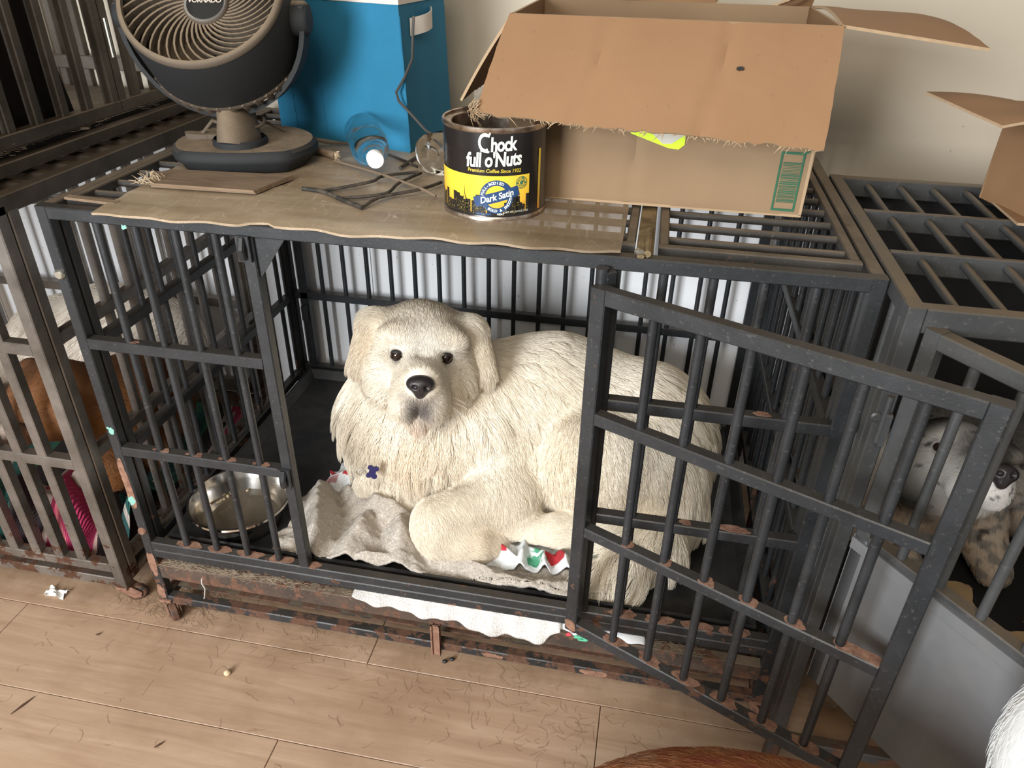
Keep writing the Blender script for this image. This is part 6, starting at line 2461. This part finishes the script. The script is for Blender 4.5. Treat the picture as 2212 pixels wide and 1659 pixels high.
short_dog('dog', (1.5, -0.6, 0), 'white dog with tan legs cut off by the lower right edge', pw, 0.010, col_pie, 0.001, 26000, 0.6, 25, lambda P: P[:, 0] < 1.55, 0.00022)

# ================================================================== SMALL LITTER
scrapm = mat('white_paper', (0.75, 0.72, 0.68), 0.9)


def scrap(name, x, y, z, rx, ry, m, seed, label, cat, lift=0.008):
    q = np.random.RandomState(seed)
    nx, ny = 12, 8
    v = []
    for j in range(ny):
        for i in range(nx):
            u, w_ = i / (nx - 1) - 0.5, j / (ny - 1) - 0.5
            k = np.array([[u * 3 + seed, w_ * 3, seed]])
            e = 1 + 0.35 * vnoise(k * 1.4, seed)[0]
            v.append((x + u * 2 * rx * e, y + w_ * 2 * ry * e, z + lift * max(0, vnoise(k * 2, seed + 9)[0] * 0.9 + 0.35)))
    n = len(v)
    v += [(a, b_, c_ + 0.0012) for a, b_, c_ in v]
    f = [(j * nx + i + n, j * nx + i + 1 + n, (j + 1) * nx + i + 1 + n, (j + 1) * nx + i + n) for j in range(ny - 1) for i in range(nx - 1)]
    f += [tuple(reversed([e - n for e in t_])) for t_ in f]
    rim = list(range(nx)) + [j * nx + nx - 1 for j in range(1, ny)] + [(ny - 1) * nx + i for i in range(nx - 2, -1, -1)] + [j * nx for j in range(ny - 2, 0, -1)]
    f += [(a, c_, c_ + n, a + n) for a, c_ in zip(rim, rim[1:] + rim[:1])]
    b = MB()
    b.add(v, f)
    o = b.build(name, m, None, 40)
    return tag(o, label, cat)


scrap('paper_scrap', -0.288, 0.005, 0.0006, 0.022, 0.010, scrapm, 3, 'torn white paper scrap on the floor in front of the left crate', 'paper')
scrap('cardboard_scrap', 1.385, -0.01, 0.0006, 0.060, 0.075, cbm, 5, 'flat torn cardboard scrap on the floor below the grey door panel', 'cardboard', 0.004)
leafm = mat('dry_leaf', (0.11, 0.085, 0.045), 0.8)
scrap('dry_leaf', 1.412, 0.012, 0.0055, 0.020, 0.008, leafm, 6, 'dry brown leaf on the cardboard scrap under the grey panel', 'leaf', 0.004)
papm = mat('buff_paper', (0.42, 0.29, 0.16), 0.9)
redp = mat('red_paper', (0.40, 0.03, 0.02), 0.8)
for i, (x, y, rx, ry, m_, lb) in enumerate(((1.498, 0.085, 0.042, 0.050, papm, 'large buff torn paper beside the red scrap in the right crate'), (1.570, 0.005, 0.035, 0.03, papm, 'small buff torn paper near the front of the right crate floor'),
                                        (1.480, 0.110, 0.013, 0.008, redp, 'red paper scrap lying on the buff paper in the right crate'), (1.640, 0.03, 0.035, 0.03, cbm, 'torn brown cardboard at the right end of the right crate floor'))):
    scrap('paper_scrap', x, y, 0.2905 + (0.006 if m_ is redp else 0), rx, ry, m_, 30 + i, lb, 'paper', 0.006)
b = MB()
b.tube([(0.181, -0.112, 0.004), (0.186, -0.110, 0.006), (0.191, -0.112, 0.004)], [0.005, 0.0075, 0.004], 8)
tag(b.build('crumb', mat('pale_crumb', (0.60, 0.47, 0.30), 0.9), None, 60), 'pale round crumb alone on the open floor', 'crumb')
for i, (x, y, lb) in enumerate(((0.600, 0.004, 'black dirt crumb on the floor just below the base rail strap'), (0.613, 0.012, 'second black dirt crumb touching the base rail by the strap'))):
    b = MB()
    b.tube([(x - 0.004, y, 0.003), (x, y, 0.0045), (x + 0.005, y + 0.001, 0.003)], [0.003, 0.0045, 0.002], 7)
    tag(b.build('dirt_crumb', M['black_plastic'], None, 60), lb, 'crumb')
for i, (x, y, a, ln, lb) in enumerate(((-0.157, -0.253, 1.2, 0.045, 'long dark splinter on the floor at the left edge'), (0.141, -0.274, 0.9, 0.018, 'short dark splinter on the floor near the bottom edge'), (-0.126, -0.076, 0.6, 0.010, 'tiny dark splinter on the floor below the left crate'))):
    b = MB()
    d = Vector((math.cos(a), math.sin(a), 0)) * ln / 2
    p = Vector((x, y, 0.0025))
    b.tube([p - d, p, p + d], [0.0006, 0.0022, 0.0006], 6)
    tag(b.build('splinter', mat('dark_wood', (0.07, 0.035, 0.018), 0.9), None, 60), lb, 'splinter')
# shed hair over the floor and along the ledges
hairm = mat('shed_hair', (0.24, 0.155, 0.095), 0.8)


def shed(name, n, fpos, ln, m, label, seed, parent=None):
    q = np.random.RandomState(seed)
    P = np.zeros((n, 7, 3))
    for i in range(n):
        p = np.array(fpos(q))
        a, c = q.uniform(0, 6.28), q.normal(0, 1.3)
        l = ln * q.uniform(0.4, 1.3)
        for k in range(7):
            P[i, k] = p
            a += c / 6 + q.normal(0, 0.15)
            p = p + np.array([math.cos(a), math.sin(a), 0]) * l / 6
    P[..., 2] += 0.0006
    cv = bpy.data.hair_curves.new(name)
    cv.add_curves([7] * n)
    cv.attributes['position'].data.foreach_set('vector', P.astype(np.float32).ravel())
    ra = cv.attributes.get('radius') or cv.attributes.new('radius', 'FLOAT', 'POINT')
    ra.data.foreach_set('value', np.full(n * 7, 0.00018, np.float32))
    cv.materials.append(m)
    o = link(name, cv, parent)
    o['kind'] = 'stuff'
    if label:
        tag(o, label, 'hair')
    return o


def fl_pos(q):
    if q.rand() < 0.55:
        c = [(0.80, -0.10), (0.75, -0.04), (0.40, 0.0), (0.86, -0.13), (0.62, -0.10), (0.25, -0.02)][q.randint(6)]
        return (c[0] + q.normal(0, 0.07), c[1] + q.normal(0, 0.035), 0.0)
    return (q.uniform(-0.4, 1.1), q.uniform(-0.35, 0.0), 0.0)


shed('shed_hair', 300, fl_pos, 0.028, hairm, 'loose dog hairs strewn over the tan floor', 3)
pale = mat('pale_hair', (0.42, 0.33, 0.24), 0.9)
shed('shed_hair', 700, lambda q: (q.uniform(0.01, 0.30) if q.rand() < 0.7 else q.uniform(0.3, 1.1), q.uniform(0.002, 0.016), 0.1545), 0.016, pale, None, 5, crate)
shed('shed_hair', 900, lambda q: (lambda y: (q.normal(-0.195, 0.012), y + q.normal(0, 0.022), 0.9335 + abs(q.normal(0, 0.006))))([0.12, 0.15, 0.20, 0.33, 0.39, 0.55][q.randint(6)]), 0.018, pale, None, 6, UC)
shed('shed_hair', 700, lambda q: (q.normal(-0.02, 0.06), q.normal(0.06, 0.03), 0.0), 0.03, hairm, 'mat of shed hair on the floor between the left casters', 8)
b = MB()
b.tube([(0.105, -0.0135, 0.150), (0.103, -0.0145, 0.137), (0.106, -0.0130, 0.122), (0.101, -0.0145, 0.100), (0.099, -0.0145, 0.094)], 0.0022, 6, sq=0.5)
tag(b.build('cable_tie', M['white_plastic'], None, 60), 'white cable tie end hanging from the ledge rail near the left caster', 'cable tie')
# dusty grey sheet standing between the two crates
gsh = mat('dusty_grey_sheet', rough=0.8)
t = NT(gsh)
t.color(t.ramp(t.noise(22, 6, 0.7), [(0.35, (0.05, 0.052, 0.053)), (0.7, (0.15, 0.15, 0.15))]))
b = MB()
pl = [(0.0, 0.40), (0.004, 0.40), (0.012, 0.45), (0.019, 0.61), (0.018, 0.638), (0.014, 0.665), (0.008, 0.70), (0.0, 0.71)]
v = []
b.prism(pl, lambda u, v_, q: (1.2145 + u * 0.05, -0.012 - u * 3.3, v_), 0.0)
b = MB()
b.prism([(-0.005 - 3.3 * u, z) for u, z in pl], lambda u, v_, q: (1.2158 + q + (-0.005 - u) * 0.05, u, v_), 0.0015)
tag(b.build('plastic_tray', gsh), 'dusty grey plastic tray edge wedged upright between the black and grey crates', 'tray')
